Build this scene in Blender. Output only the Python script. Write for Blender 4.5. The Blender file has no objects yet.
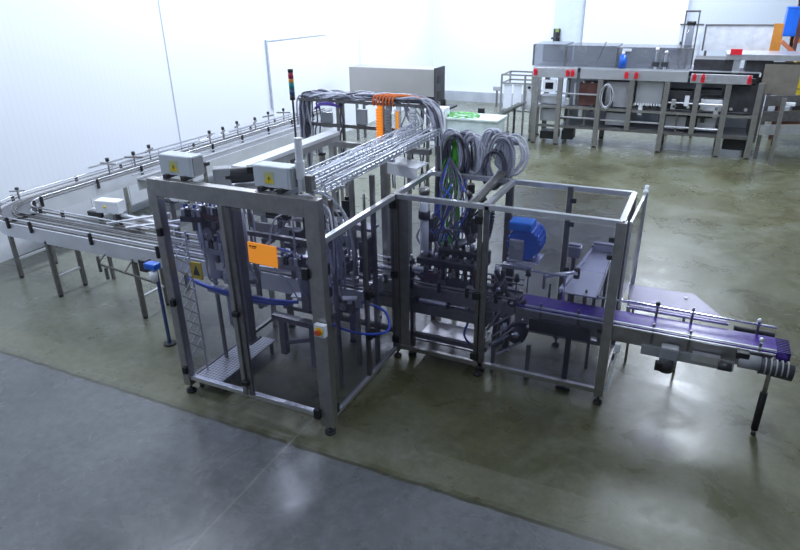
import bpy, bmesh, math, random
from mathutils import Vector, Matrix
random.seed(11)
PI = math.pi
SC = bpy.context.scene
COL = SC.collection
V = Vector

# ---------------------------------------------------------------- materials
def new_mat(name):
    m = bpy.data.materials.new(name); m.use_nodes = True
    nt = m.node_tree; return m, nt, nt.nodes['Principled BSDF']

def mat(name, col, rough=.5, metal=0., var=.12, scale=6., emit=0., bump=0., coat=0.):
    m, nt, b = new_mat(name)
    tc = nt.nodes.new('ShaderNodeTexCoord'); nz = nt.nodes.new('ShaderNodeTexNoise')
    nz.inputs['Scale'].default_value = scale; nz.inputs['Detail'].default_value = 3
    nt.links.new(tc.outputs['Object'], nz.inputs['Vector'])
    r = nt.nodes.new('ShaderNodeValToRGB')
    r.color_ramp.elements[0].position = .3; r.color_ramp.elements[1].position = .7
    r.color_ramp.elements[0].color = [c*(1-var) for c in col]+[1]
    r.color_ramp.elements[1].color = [min(1, c*(1+var)) for c in col]+[1]
    nt.links.new(nz.outputs['Fac'], r.inputs['Fac']); nt.links.new(r.outputs['Color'], b.inputs['Base Color'])
    b.inputs['Roughness'].default_value = rough; b.inputs['Metallic'].default_value = metal
    b.inputs['Coat Weight'].default_value = coat
    if emit:
        b.inputs['Emission Color'].default_value = list(col)+[1]; b.inputs['Emission Strength'].default_value = emit
    if bump:
        bp = nt.nodes.new('ShaderNodeBump'); bp.inputs['Strength'].default_value = bump; bp.inputs['Distance'].default_value = .01
        nt.links.new(nz.outputs['Fac'], bp.inputs['Height']); nt.links.new(bp.outputs['Normal'], b.inputs['Normal'])
    return m

def clear(name, tint, haze=.06, haze_col=(.6, .6, .8), rough=.05, gloss=.12):
    """clear plastic sheet: transparent, a little haze and a fresnel sheen"""
    m, nt, b = new_mat(name); nt.nodes.remove(b)
    out = [n for n in nt.nodes if n.type == 'OUTPUT_MATERIAL'][0]
    t = nt.nodes.new('ShaderNodeBsdfTransparent'); t.inputs['Color'].default_value = list(tint)+[1]
    d = nt.nodes.new('ShaderNodeBsdfDiffuse'); d.inputs['Color'].default_value = list(haze_col)+[1]
    g = nt.nodes.new('ShaderNodeBsdfGlossy'); g.inputs['Roughness'].default_value = rough
    tc = nt.nodes.new('ShaderNodeTexCoord'); nz = nt.nodes.new('ShaderNodeTexNoise'); nz.inputs['Scale'].default_value = 2.5
    nt.links.new(tc.outputs['Object'], nz.inputs['Vector'])
    ml = nt.nodes.new('ShaderNodeMath'); ml.operation = 'MULTIPLY'; ml.inputs[1].default_value = haze*2
    nt.links.new(nz.outputs['Fac'], ml.inputs[0])
    m1 = nt.nodes.new('ShaderNodeMixShader'); nt.links.new(ml.outputs[0], m1.inputs[0])
    nt.links.new(t.outputs[0], m1.inputs[1]); nt.links.new(d.outputs[0], m1.inputs[2])
    lw = nt.nodes.new('ShaderNodeLayerWeight'); pw = nt.nodes.new('ShaderNodeMath'); pw.operation = 'POWER'; pw.inputs[1].default_value = 4
    fr = nt.nodes.new('ShaderNodeMath'); fr.operation = 'MULTIPLY_ADD'; fr.inputs[1].default_value = .6; fr.inputs[2].default_value = gloss*.25
    nt.links.new(lw.outputs['Facing'], pw.inputs[0]); nt.links.new(pw.outputs[0], fr.inputs[0])
    m2 = nt.nodes.new('ShaderNodeMixShader'); nt.links.new(fr.outputs[0], m2.inputs[0])
    nt.links.new(m1.outputs[0], m2.inputs[1]); nt.links.new(g.outputs[0], m2.inputs[2])
    nt.links.new(m2.outputs[0], out.inputs['Surface']); return m

STEEL = mat('brushed_steel', (.40, .39, .385), .36, .85, .12, 14)
STEELD = mat('dark_steel', (.22, .215, .215), .42, .8, .15, 14)  # darker grey steel tone
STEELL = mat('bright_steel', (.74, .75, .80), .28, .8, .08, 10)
CHROME = mat('polished_steel', (.85, .86, .9), .14, 1., .04, 10)
SHEET = mat('steel_sheet', (.50, .52, .56), .4, .55, .1, 3)
WHITEP = mat('white_plastic', (.78, .81, .87), .45, 0, .05)
GREYP = mat('grey_plastic', (.34, .35, .38), .5, 0, .1)
DARK = mat('dark_metal', (.055, .055, .062), .45, .4, .3)
BLACK = mat('black_plastic', (.016, .016, .019), .45, 0, .2)
BOXW = mat('enclosure_paint', (.66, .72, .78), .4, 0, .05)
YELLOW = mat('warning_yellow', (.95, .72, .03), .5, 0, .08)
ORANGE = mat('orange_card', (1.0, .34, .03), .5, 0, .04, emit=.4)  # emission added to brighten the orange; these parts are not light sources
ORANGE2 = mat('orange_cable', (.95, .22, .04), .5, 0, .1)
RED = mat('red_plastic', (.75, .02, .04), .4, 0, .1)
BLUE = mat('motor_blue', (.008, .12, .62), .35, 0, .12, coat=.3)
TUBEB = mat('blue_tube', (.03, .09, .60), .35, 0, .15)
PURPLE = mat('purple_belt', (.065, .028, .27), .27, 0, .3, 22)
GREEN = mat('green_cable', (.08, .50, .04), .45, 0, .2)
BROWN = mat('brown_anodised', (.13, .06, .055), .4, .4, .3)
CABG = mat('grey_cable', (.40, .41, .50), .45, 0, .2, 3)
CABL = mat('pale_cable', (.66, .68, .80), .4, 0, .12, 3)
CABD = mat('dark_cable', (.10, .10, .14), .45, 0, .2, 3)
BELT = mat('conveyor_chain', (.15, .155, .17), .4, .3, .2, 40)
SIDE = mat('conveyor_side_plate', (.70, .72, .78), .36, .3, .08, 3)
SCREEN = mat('dark_screen', (.01, .012, .02), .2, 0, .1)
LAMPR = mat('lamp_red', (.42, .02, .06), .3, 0, .1)
LAMPA = mat('lamp_amber', (.8, .33, .04), .3, 0, .1)
LAMPG = mat('lamp_green', (.01, .26, .24), .3, 0, .1)
LAMPB = mat('lamp_blue', (.03, .09, .2), .3, 0, .1)
WOODO = mat('orange_wood', (.55, .22, .03), .5, 0, .12)
GALV = mat('galvanised_steel', (.74, .77, .84), .34, .6, .12, 20)
ACRYL = clear('clear_guard_sheet', (.84, .84, .90), .045, (.34, .34, .50))
ACRYL2 = clear('clear_hood_sheet', (.66, .68, .72), .30, (.40, .41, .44))
LILAC = clear('lilac_sheet', (.66, .63, .76), .30, (.36, .33, .50), .35)
HOSE = clear('clear_hose', (.80, .83, .90), .55, (.72, .75, .88), .1, .12)

def tread_mat():
    m, nt, b = new_mat('tread_plate')
    tc = nt.nodes.new('ShaderNodeTexCoord'); mp = nt.nodes.new('ShaderNodeMapping'); mp.inputs['Rotation'].default_value = (0, 0, .785)
    nt.links.new(tc.outputs['Object'], mp.inputs['Vector'])
    v = nt.nodes.new('ShaderNodeTexChecker'); v.inputs['Scale'].default_value = 38
    v.inputs['Color1'].default_value = (.62, .64, .68, 1); v.inputs['Color2'].default_value = (.24, .25, .27, 1)
    nt.links.new(mp.outputs[0], v.inputs['Vector']); nt.links.new(v.outputs['Color'], b.inputs['Base Color'])
    bp = nt.nodes.new('ShaderNodeBump'); bp.inputs['Strength'].default_value = .6; bp.inputs['Distance'].default_value = .004
    nt.links.new(v.outputs['Fac'], bp.inputs['Height']); nt.links.new(bp.outputs[0], b.inputs['Normal'])
    b.inputs['Metallic'].default_value = .55; b.inputs['Roughness'].default_value = .35
    return m
TREAD = tread_mat()

def wall_mat(name, base, rib):
    m, nt, b = new_mat(name)
    tc = nt.nodes.new('ShaderNodeTexCoord'); w = nt.nodes.new('ShaderNodeTexWave')
    w.wave_type = 'BANDS'; w.bands_direction = rib; w.inputs['Scale'].default_value = 3.2; w.inputs['Distortion'].default_value = 0
    nt.links.new(tc.outputs['Object'], w.inputs['Vector'])
    r = nt.nodes.new('ShaderNodeValToRGB'); r.color_ramp.elements[0].position = 0; r.color_ramp.elements[1].position = .12
    r.color_ramp.elements[0].color = [c*.965 for c in base]+[1]; r.color_ramp.elements[1].color = list(base)+[1]
    nt.links.new(w.outputs['Fac'], r.inputs['Fac']); nt.links.new(r.outputs[0], b.inputs['Base Color'])
    b.inputs['Roughness'].default_value = .42
    return m
WALLL = wall_mat('wall_panel_left', (.84, .87, .93), 'Y')
WALLB = wall_mat('wall_panel_back', (.80, .85, .93), 'X')
WALLR = wall_mat('wall_panel_ribbed', (.60, .66, .74), 'X')
CEIL = mat('ceiling_white', (.8, .83, .88), .6, 0, .03)
CURB = mat('curb_grey', (.42, .45, .50), .6, 0, .12, 3)
SEAM = mat('seam_grey', (.42, .46, .54), .6, 0, .1)

def floor_mat():
    m, nt, b = new_mat('polished_concrete')
    N = nt.nodes.new; L = nt.links.new
    g = N('ShaderNodeNewGeometry')
    def noise(scale, detail=5, rough=.55, dist=0.):
        n = N('ShaderNodeTexNoise'); n.inputs['Scale'].default_value = scale; n.inputs['Detail'].default_value = detail
        n.inputs['Roughness'].default_value = rough; n.inputs['Distortion'].default_value = dist
        L(g.outputs['Position'], n.inputs['Vector']); return n
    def ramp(src, stops):
        r = N('ShaderNodeValToRGB'); e = r.color_ramp.elements
        e[0].position, e[0].color = stops[0][0], list(stops[0][1])+[1]
        e[1].position, e[1].color = stops[-1][0], list(stops[-1][1])+[1]
        for p_, c_ in stops[1:-1]:
            k = e.new(p_); k.color = list(c_)+[1]
        L(src, r.inputs['Fac']); return r
    def mix(f, a, c, t='MIX'):
        x = N('ShaderNodeMix'); x.data_type = 'RGBA'; x.blend_type = t
        if isinstance(f, float): x.inputs[0].default_value = f
        else: L(f, x.inputs[0])
        L(a, x.inputs[6])
        if isinstance(c, tuple): x.inputs[7].default_value = list(c)+[1]
        else: L(c, x.inputs[7])
        return x.outputs[2]
    olive = ramp(noise(.75, 7, .62, .8).outputs['Fac'], [(.30, (.056, .054, .020)), (.5, (.108, .110, .056)), (.68, (.165, .172, .125))])
    slab = ramp(noise(.9, 6, .6, .4).outputs['Fac'], [(.3, (.112, .119, .128)), (.7, (.178, .188, .200))])
    stain = ramp(noise(2.3, 8, .7, 1.5).outputs['Fac'], [(.50, (0, 0, 0)), (.70, (1, 1, 1))])
    grime = ramp(noise(11, 6, .7).outputs['Fac'], [(.35, (.80, .80, .78)), (.65, (1.1, 1.1, 1.1))])
    sp = N('ShaderNodeSeparateXYZ'); L(g.outputs['Position'], sp.inputs[0])
    def math_(op, a, b_=None, c_=None):
        x = N('ShaderNodeMath'); x.operation = op
        for i, q in enumerate((a, b_, c_)):
            if q is None: continue
            if isinstance(q, (int, float)): x.inputs[i].default_value = q
            else: L(q, x.inputs[i])
        return x.outputs[0]
    wob = noise(3.5, 4); yw = math_('MULTIPLY_ADD', wob.outputs['Fac'], .05, sp.outputs['Y'])
    front = math_('LESS_THAN', yw, -.275)
    main = mix(math_('MULTIPLY', stain.outputs['Color'], .32), olive.outputs['Color'], (.200, .205, .180))
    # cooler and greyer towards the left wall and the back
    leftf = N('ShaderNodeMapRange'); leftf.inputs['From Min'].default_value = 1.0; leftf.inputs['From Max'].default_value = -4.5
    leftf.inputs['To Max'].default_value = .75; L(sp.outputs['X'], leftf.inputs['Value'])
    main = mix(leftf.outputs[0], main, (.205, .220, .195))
    col = mix(front, main, slab.outputs['Color'])
    # yellowish border strip beside the joint
    d = math_('ABSOLUTE', math_('ADD', yw, .02)); strip = math_('LESS_THAN', d, .17)
    col = mix(math_('MULTIPLY', strip, .45), col, (.19, .19, .135))
    d2 = math_('ABSOLUTE', math_('ADD', yw, .255)); seam = math_('LESS_THAN', d2, .018)
    col = mix(math_('MULTIPLY', seam, .65), col, (.04, .04, .035))
    # cross joints
    for X0, y_lim in ((1.41, None), (-3.6, None)):
        d3 = math_('ABSOLUTE', math_('SUBTRACT', math_('MULTIPLY_ADD', wob.outputs['Fac'], .03, sp.outputs['X']), X0))
        j = math_('MULTIPLY', math_('LESS_THAN', d3, .011), math_('LESS_THAN', sp.outputs['Y'], .25))
        col = mix(math_('MULTIPLY', j, .5), col, (.28, .28, .25))
    col = mix(1.0, col, grime.outputs['Color'], 'MULTIPLY')
    L(col, b.inputs['Base Color'])
    rr = N('ShaderNodeMapRange'); rr.inputs['From Min'].default_value = .3; rr.inputs['From Max'].default_value = .7
    rr.inputs['To Min'].default_value = .20; rr.inputs['To Max'].default_value = .42
    L(noise(1.6, 6, .65, .6).outputs['Fac'], rr.inputs['Value']); L(math_('SUBTRACT', rr.outputs[0], math_('MULTIPLY', front, .06)), b.inputs['Roughness'])
    bp = N('ShaderNodeBump'); bp.inputs['Strength'].default_value = .06; bp.inputs['Distance'].default_value = .02
    L(noise(5, 5).outputs['Fac'], bp.inputs['Height']); L(bp.outputs[0], b.inputs['Normal'])
    b.inputs['Specular IOR Level'].default_value = .55
    return m
FLOOR = floor_mat()

# ---------------------------------------------------------------- mesh helpers
def frame_of(d):
    d = V(d).normalized(); up = V((0, 0, 1)) if abs(d.z) < .95 else V((0, 1, 0))
    x = up.cross(d).normalized(); y = d.cross(x); return x, y, d

def smooth(pts, n=5):
    P = [V(p) for p in pts]
    if len(P) < 3: return P
    out = []
    for i in range(len(P)-1):
        a = P[max(i-1, 0)]; b = P[i]; c = P[i+1]; d = P[min(i+2, len(P)-1)]
        for k in range(n):
            t = k/n
            out.append(.5*((2*b)+(c-a)*t+(2*a-5*b+4*c-d)*t*t+(3*b-a-3*c+d)*t**3))
    out.append(P[-1]); return out

class MB:
    def __init__(s): s.bm = bmesh.new(); s.smooth = False
    def box(s, c, d, rz=0, rot=None, bev=0):
        M = Matrix.Translation(V(c)) @ (rot.to_4x4() if rot else Matrix.Rotation(rz, 4, 'Z')) @ Matrix.Diagonal((d[0], d[1], d[2], 1))
        r = bmesh.ops.create_cube(s.bm, size=1, matrix=M)
        if bev:
            es = list({e for v in r['verts'] for e in v.link_edges})
            bmesh.ops.bevel(s.bm, geom=es, offset=bev, segments=2, affect='EDGES', profile=.6)
        return s
    def span(s, a, b, bev=0):
        return s.box([(a[i]+b[i])/2 for i in range(3)], [abs(b[i]-a[i]) for i in range(3)], bev=bev)
    def bar(s, a, b, w, h=None, bev=0):
        """square bar between two points; w sideways, h the other way"""
        a, b = V(a), V(b); h = h or w; x, y, z = frame_of(b-a)
        return s.box((a+b)/2, (w, h, (b-a).length), rot=Matrix((x, y, z)).transposed(), bev=bev)
    def cyl(s, a, b, r, r2=None, seg=14):
        a, b = V(a), V(b); x, y, z = frame_of(b-a)
        M = Matrix.Translation((a+b)/2) @ Matrix((x, y, z)).transposed().to_4x4()
        bmesh.ops.create_cone(s.bm, cap_ends=True, segments=seg, radius1=r, radius2=r if r2 is None else r2, depth=(b-a).length, matrix=M)
        return s
    def sph(s, c, r, sc=(1, 1, 1)):
        bmesh.ops.create_uvsphere(s.bm, u_segments=12, v_segments=8, radius=r, matrix=Matrix.Translation(V(c)) @ Matrix.Diagonal((*sc, 1)))
        return s
    def tube(s, pts, r, seg=6, n=5, raw=False, closed=False):
        P = [V(p) for p in pts] if raw else smooth(pts, n)
        rings = []; x = None
        for i, p in enumerate(P):
            if closed: t = P[(i+1) % len(P)]-P[i-1]
            else: t = P[min(i+1, len(P)-1)]-P[max(i-1, 0)]
            if t.length < 1e-7: t = V((0, 0, 1))
            t.normalize()
            if x is None: x = frame_of(t)[0]
            x = x-t*x.dot(t)
            x = x.normalized() if x.length > 1e-5 else frame_of(t)[0]
            y = t.cross(x)
            rings.append([s.bm.verts.new(p+x*(r*math.cos(2*PI*k/seg))+y*(r*math.sin(2*PI*k/seg))) for k in range(seg)])
        m = len(rings)
        for i in range(m if closed else m-1):
            A, B = rings[i], rings[(i+1) % m]
            for k in range(seg): s.bm.faces.new((A[k], A[(k+1) % seg], B[(k+1) % seg], B[k]))
        if not closed:
            s.bm.faces.new(rings[0][::-1]); s.bm.faces.new(rings[-1])
        s.smooth = True; return s
    def strip(s, pts, w, t, z):
        """flat ribbon following an xy path: w wide, from z down t"""
        P = [V((p[0], p[1], 0)) for p in pts]; rows = []
        for i, p in enumerate(P):
            d = P[min(i+1, len(P)-1)]-P[max(i-1, 0)]; nrm = V((-d.y, d.x, 0)).normalized()
            a, b = p+nrm*w/2, p-nrm*w/2
            rows.append([s.bm.verts.new((q.x, q.y, zz)) for q, zz in ((a, z), (b, z), (b, z-t), (a, z-t))])
        for A, B in zip(rows, rows[1:]):
            for k in range(4): s.bm.faces.new((A[k], A[(k+1) % 4], B[(k+1) % 4], B[k]))
        s.bm.faces.new(rows[0][::-1]); s.bm.faces.new(rows[-1]); return s
    def poly(s, pts, off):
        """extruded polygon"""
        off = V(off); a = [s.bm.verts.new(V(p)) for p in pts]; b = [s.bm.verts.new(V(p)+off) for p in pts]
        n = len(a); s.bm.faces.new(a[::-1]); s.bm.faces.new(b)
        for k in range(n): s.bm.faces.new((a[k], a[(k+1) % n], b[(k+1) % n], b[k]))
        return s
    def build(s, name, m, parent=None, sm=None):
        org = V((0, 0, 0)); q = parent
        while q is not None: org = org+q.location; q = q.parent
        bmesh.ops.recalc_face_normals(s.bm, faces=s.bm.faces)
        if parent is not None: off = -org; loc = (0, 0, 0)
        else:
            xs = [v.co for v in s.bm.verts]
            c = V(((min(v.x for v in xs)+max(v.x for v in xs))/2, (min(v.y for v in xs)+max(v.y for v in xs))/2, min(v.z for v in xs)))
            off = -c; loc = c
        bmesh.ops.translate(s.bm, verts=s.bm.verts, vec=off)
        me = bpy.data.meshes.new(name); s.bm.to_mesh(me); s.bm.free(); me.materials.append(m)
        if s.smooth if sm is None else sm:
            for f in me.polygons: f.use_smooth = True
        o = bpy.data.objects.new(name, me); COL.objects.link(o); o.parent = parent; o.location = loc
        return o

def tag(o, label, cat, group=None):
    o['label'] = label; o['category'] = cat
    if group: o['group'] = group
    return o
def thing(name, loc, label, cat, group=None):
    o = bpy.data.objects.new(name, None); o.empty_display_size = .1; COL.objects.link(o); o.location = loc
    return tag(o, label, cat, group)
def struct(o): o['kind'] = 'structure'; return o
def B(name, m, parent, *args, **k): return MB().box(*args, **k).build(name, m, parent)
def copy_thing(root, loc, label=None, rz=None):
    r = root.copy(); COL.objects.link(r); r.location = loc
    if rz is not None: r.rotation_euler = (0, 0, rz)
    if label: r['label'] = label
    for ch in list(root.children):
        c = ch.copy(); COL.objects.link(c); c.parent = r
        for g in ch.children:
            d = g.copy(); COL.objects.link(d); d.parent = c
    return r

# ---------------------------------------------------------------- room
LX, BY, RX, FY, HZ = -5.0, 18.6, 13.0, -9.0, 6.2
struct(MB().span((LX-.2, FY, -.2), (RX, BY+.2, 0)).build('floor', FLOOR))
struct(MB().span((LX-.2, FY, HZ), (RX, BY+.2, HZ+.15)).build('ceiling', CEIL))
struct(MB().span((LX-.2, FY, 0), (LX, BY+.2, HZ)).build('wall_left', WALLL))
struct(MB().span((LX, BY, 0), (3.42, BY+.2, HZ)).build('wall_back', WALLB))
struct(MB().span((3.42, BY-.02, 0), (RX, BY+.2, HZ)).build('wall_back_ribbed', WALLR))
struct(MB().span((RX, FY, 0), (RX+.2, BY+.2, HZ)).build('wall_right', WALLR))
struct(MB().span((LX-.2, FY-.2, 0), (RX+.2, FY, HZ)).build('wall_front', WALLL))
struct(MB().span((LX, BY-.16, 0), (RX, BY, .34)).build('baseboard_back', CURB))
struct(MB().span((LX, 5.47, 0), (LX+.004, 5.50, HZ)).build('trim_1', SEAM))
struct(MB().span((LX, 12.98, 0), (LX+.006, 13.06, HZ)).build('trim_2', mat('pale_seam', (.70, .75, .86), .5, 0, .05)))
# sliding door in the left wall, outlined by thin frame trim
d1 = struct(MB().span((LX, 8.6, .02), (LX+.03, 11.1, 2.66)).build('door_1', mat('door_white', (.86, .89, .94), .4, 0, .02)))
g = MB(); g.span((LX, 8.54, 1.2), (LX+.045, 8.58, 2.72)); g.build('door_frame', SEAM, d1); MB().span((LX, 8.58, 2.68), (LX+.04, 11.2, 2.71)).build('door_frame', mat('pale_frame', (.68, .71, .78), .5), d1)
# tall back-wall doors
d2 = struct(MB().span((-.65, BY-.05, .34), (.28, BY, HZ)).build('door_2', mat('door_panel_blueish', (.62, .69, .80), .45, 0, .04)))
g = MB(); g.span((-.62, BY-.12, 1.95), (-.40, BY-.05, 2.5), bev=.02); g.cyl((-.50, BY-.22, 2.05), (-.50, BY-.22, 2.4), .05)
g.cyl((-.66, BY-.2, 2.2), (-.40, BY-.2, 2.25), .03); g.build('door_handle', DARK, d2)
MB().span((-.55, BY-.15, 2.38), (-.44, BY-.11, 2.5)).build('door_lock', mat('lock_green', (.25, .35, .1), .5), d2)
d3 = struct(MB().span((.33, BY-.07, .34), (3.38, BY, HZ)).build('door_3', mat('door_white_back', (.84, .88, .95), .4, 0, .02)))
struct(MB().span((.27, BY-.09, .34), (.32, BY, HZ)).build('trim_3', SEAM))
struct(MB().span((3.38, BY-.09, .34), (3.46, BY, HZ)).build('trim_4', SEAM))

# ---------------------------------------------------------------- guard enclosures
def foot_bm(x, y, r=.045):
    m = MB(); m.cyl((x, y, 0), (x, y, .025), r, seg=16); m.cyl((x, y, .025), (x, y, .045), r*.8, r*.4, seg=16); m.cyl((x, y, .04), (x, y, .10), .012, seg=8); return m
W1, WM, W2, D1, D2, H1, H2 = 1.65, 2.56, 3.77, 1.43, 2.34, 2.2, 1.845

g1 = thing('guard_enclosure', (.82, .7, 0), 'tall steel guard frame around the left filling station, orange sign on its front door', 'safety guard')
for x, w in ((.03, .085), (W1, .13)):
    MB().box((x, 0, (.09+H1)/2), (w, .085, H1-.09), bev=.006).build('post', STEEL, g1)
    foot_bm(x, 0, .05).build('foot', DARK, g1, True)
for x, y in ((.42, 2.34),):
    MB().box((x, y, (.09+2.02)/2), (.07, .07, 2.02-.09), bev=.005).build('post', STEEL, g1)
    foot_bm(x, y).build('foot', DARK, g1, True)
MB().span((.0725, -.042, H1-.15), (W1-.065, .042, H1), bev=.005).build('top_beam', STEEL, g1)
MB().span((0, .04, .11), (.04, 1.45, .15), bev=.004).build('side_rail', STEELD, g1)
MB().span((.385, 2.30, 2.02), (W1, 2.38, 2.08), bev=.004).build('top_beam', STEEL, g1)
MB().box((.765, -.03, 1.12), (.045, .045, 1.86), bev=.004).build('mullion', STEEL, g1)
MB().box((.835, -.03, 1.12), (.045, .03, 1.84), bev=.004).build('mullion', STEELD, g1)
MB().span((.05, -.025, .155), (W1-.06, .025, .20), bev=.004).build('bottom_rail', STEELL, g1)
for x0, x1 in ((.06, .735), (.865, W1-.075)):
    d = MB().span((x0, -.037, .21), (x1, -.030, 2.02)).build('door', ACRYL, g1)
for z in (.28, 1.02, 1.72): B('hinge', BLACK, g1, (.052, -.055, z), (.05, .04, .075), bev=.008)
for z in (.22, 1.58): B('hinge', BLACK, g1, (W1-.085, -.06, z), (.06, .04, .10), bev=.01)
for z in (.34, 1.06): B('handle', BLACK, g1, (.80, -.07, z), (.07, .04, .05), bev=.01)
# right hand side of the tall cell
MB().span((W1-.025, .05, H2-.05), (W1+.025, D1-.04, H2), bev=.004).build('side_rail', STEELL, g1)
MB().span((W1-.02, .07, .11), (W1+.02, D1-.05, .15), bev=.004).build('side_rail', STEELL, g1)
MB().box((W1, .78, .97), (.035, .05, 1.66), bev=.004).build('mullion', STEELD, g1)
MB().span((W1-.004, .07, .15), (W1+.004, .755, H2-.06)).build('door', ACRYL, g1)
MB().span((W1-.004, .805, .15), (W1+.004, D1-.05, H2-.06)).build('door', ACRYL, g1)
for z in (.22, 1.58): B('hinge', BLACK, g1, (W1+.02, .085, z), (.05, .06, .10), bev=.01)
for z in (.62, 1.05):
    m = MB(); m.box((W1+.035, .78, z), (.05, .10, .09), bev=.015); m.cyl((W1+.06, .78, z), (W1+.10, .78, z), .03); m.build('handle', BLACK, g1)

g2 = thing('guard_enclosure', ((W1+W2)/2, 1.9, 0), 'lower steel guard frame with clear panels over the purple belt conveyor and blue motor', 'safety guard')
MB().box((W1, D1, .965), (.075, .08, 1.76), bev=.005).build('post', STEELD, g2)
MB().box((W1+.095, D1+.01, .97), (.10, .03, 1.66), bev=.003).build('post', STEEL, g2)
for x, y, w in ((WM-.03, D1, .04), (WM+.03, D1, .05), (W2, D1, .085), (W2, D2, .05), (WM, D2, .06), (3.17, D2, .055), (W1, D2+.3, .06)):
    MB().box((x, y, .965), (w, w, 1.74), bev=.004).build('post', STEELD if w < .07 else STEEL, g2)
for x, y in ((W1, D1), (WM, D1), (W2, D1), (W2, D2), (WM, D2), (3.17, D2), (W1, D2+.3)):
    foot_bm(x, y, .042).build('foot', DARK, g2, True)
R = .024
for a, b in (((W1, D1, H2), (W2, D1, H2)), ((WM+.02, D1, H2), (WM+.02, D2, H2)), ((W2, D1, H2), (W2, D2, H2)), ((W1, D2, H2), (W2, D2, H2)),
             ((W1, D1, H2), (W1, D2+.3, H2))):
    MB().bar(V(a)-V((0, 0, R)), V(b)-V((0, 0, R)), .05, bev=.004).build('top_rail', STEELL, g2)
for a, b in (((W1, D1, .14), (WM, D1, .14)), ((WM, D1, .14), (W2, D1, .14)), ((W2, D1, .14), (W2, D2, .14)), ((W1, D2, .14), (W2, D2, .14))):
    MB().bar(a, b, .05, bev=.004).build('bottom_rail', STEEL, g2)
for a, b in (((W1+.15, D1-.005, .17), (WM-.06, D1+.003, 1.78)), ((WM+.06, D1-.005, .17), (W2-.05, D1+.003, 1.78)),
             ((WM+.04, D2-.004, .17), (3.13, D2+.004, 1.78)), ((3.21, D2-.004, .17), (W2-.03, D2+.004, 1.78))):
    MB().span(a, b).build('panel', ACRYL, g2)
for x, z in ((WM-.03, 1.70), (WM-.03, .92), (WM-.03, .24), (W1, 1.74), (W1, 1.0), (W1, .24)):
    B('hinge', BLACK, g2, (x, D1-.045, z), (.075, .04, .075), bev=.01)
for z in (1.68, 1.52, .8): B('hinge', DARK, g2, (W2-.06, D1-.045, z), (.045, .03, .045), bev=.008)
for z in (1.70, 1.45, .95): B('hinge', DARK, g2, (3.21, D2-.035, z), (.06, .03, .05), bev=.008)
# side door that stands slightly open at the outfeed end
dd = MB().bar((W2+.07, D1+.02, H2-.02), (W2+.10, D2+.06, H2-.02), .022).bar((W2+.10, D2+.06, .5), (W2+.10, D2+.06, H2-.02), .04)\
    .bar((W2+.07, D1+.02, 1.02), (W2+.07, D1+.02, H2-.02), .018).build('side_door', STEELL, g2)
m = MB(); m.poly([(W2+.075, D1+.03, 1.05), (W2+.105, D2+.05, 1.05), (W2+.105, D2+.05, H2-.04), (W2+.075, D1+.03, H2-.04)], (.005, 0, 0)); m.build('pane', ACRYL, dd)
m = MB(); m.cyl((W2+.10, D2+.08, H2-.03), (W2+.10, D2+.08, H2+.05), .02); m.sph((W2+.10, D2+.02, H2), .028); m.build('knob', WHITEP, dd, True)
m = MB(); m.poly([(W2+.06, D1-.05, .20), (W2+.10, D1-.05, .62), (W2+.12, D1-.05, .62), (W2+.08, D1-.05, .20)], (0, .01, 0)); m.box((W2+.11, D1-.04, .66), (.05, .04, .09), bev=.01); m.build('latch', WHITEP, g2)

# emergency stop box
es = thing('emergency_stop_box', (W1+.02, -.075, 1.03), 'white and yellow emergency stop box on the near corner post', 'switch')
B('housing', WHITEP, es, (W1+.03, -.075, 1.10), (.10, .05, .115), bev=.008)
MB().cyl((W1+.03, -.101, 1.10), (W1+.03, -.106, 1.10), .038, seg=24).build('yellow_disc', YELLOW, es)
MB().cyl((W1+.03, -.106, 1.10), (W1+.03, -.135, 1.10), .02, .026, seg=18).build('button', mat('button_red', (.7, .10, .03), .35), es)

# orange card on the front door
oc = thing('orange_sign', (1.15, -.06, 1.56), 'bright orange rectangular card with small dark print on the front door', 'sign')
rot = Matrix.Rotation(math.radians(1.5), 3, 'Y')
MB().box((1.155, -.052, 1.68), (.285, .012, .185), rot=rot, bev=.004).build('card', ORANGE, oc)
m = MB()
for k, (x, w) in enumerate(((1.02, .022), (1.047, .018), (1.072, .026))): m.box((x+.022, -.0595, 1.742), (w, .002, .012))
m.box((1.072, -.0595, 1.726), (.05, .002, .006)); m.build('print', BLACK, oc)

# tread plate step inside the cell
tp = thing('tread_plate_step', (.2, .55, 0), 'studded aluminium tread plate step low inside the tall guard frame', 'step')
MB().span((.055, .06, .135), (.37, .98, .15), bev=.004).build('plate', TREAD, tp)
for x, y in ((.075, .10), (.345, .10), (.075, .93), (.345, .93)): MB().box((x, y, .068), (.03, .03, .134)).build('leg', STEELD, tp)
# wire mesh strip down the left post
m = MB()
for k in range(9):
    z = .4+k*.13; m.bar((.07, .05+.03*(k % 2), z), (.09, .19, z+.13), .008); m.bar((.09, .19, z), (.07, .05, z+.13), .008)
m.bar((.09, .2, .15), (.09, .2, 1.65), .012)
tag(m.build('lattice_brace', STEELL, None), 'thin zigzag lattice brace just inside the far left post', 'brace')

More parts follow.
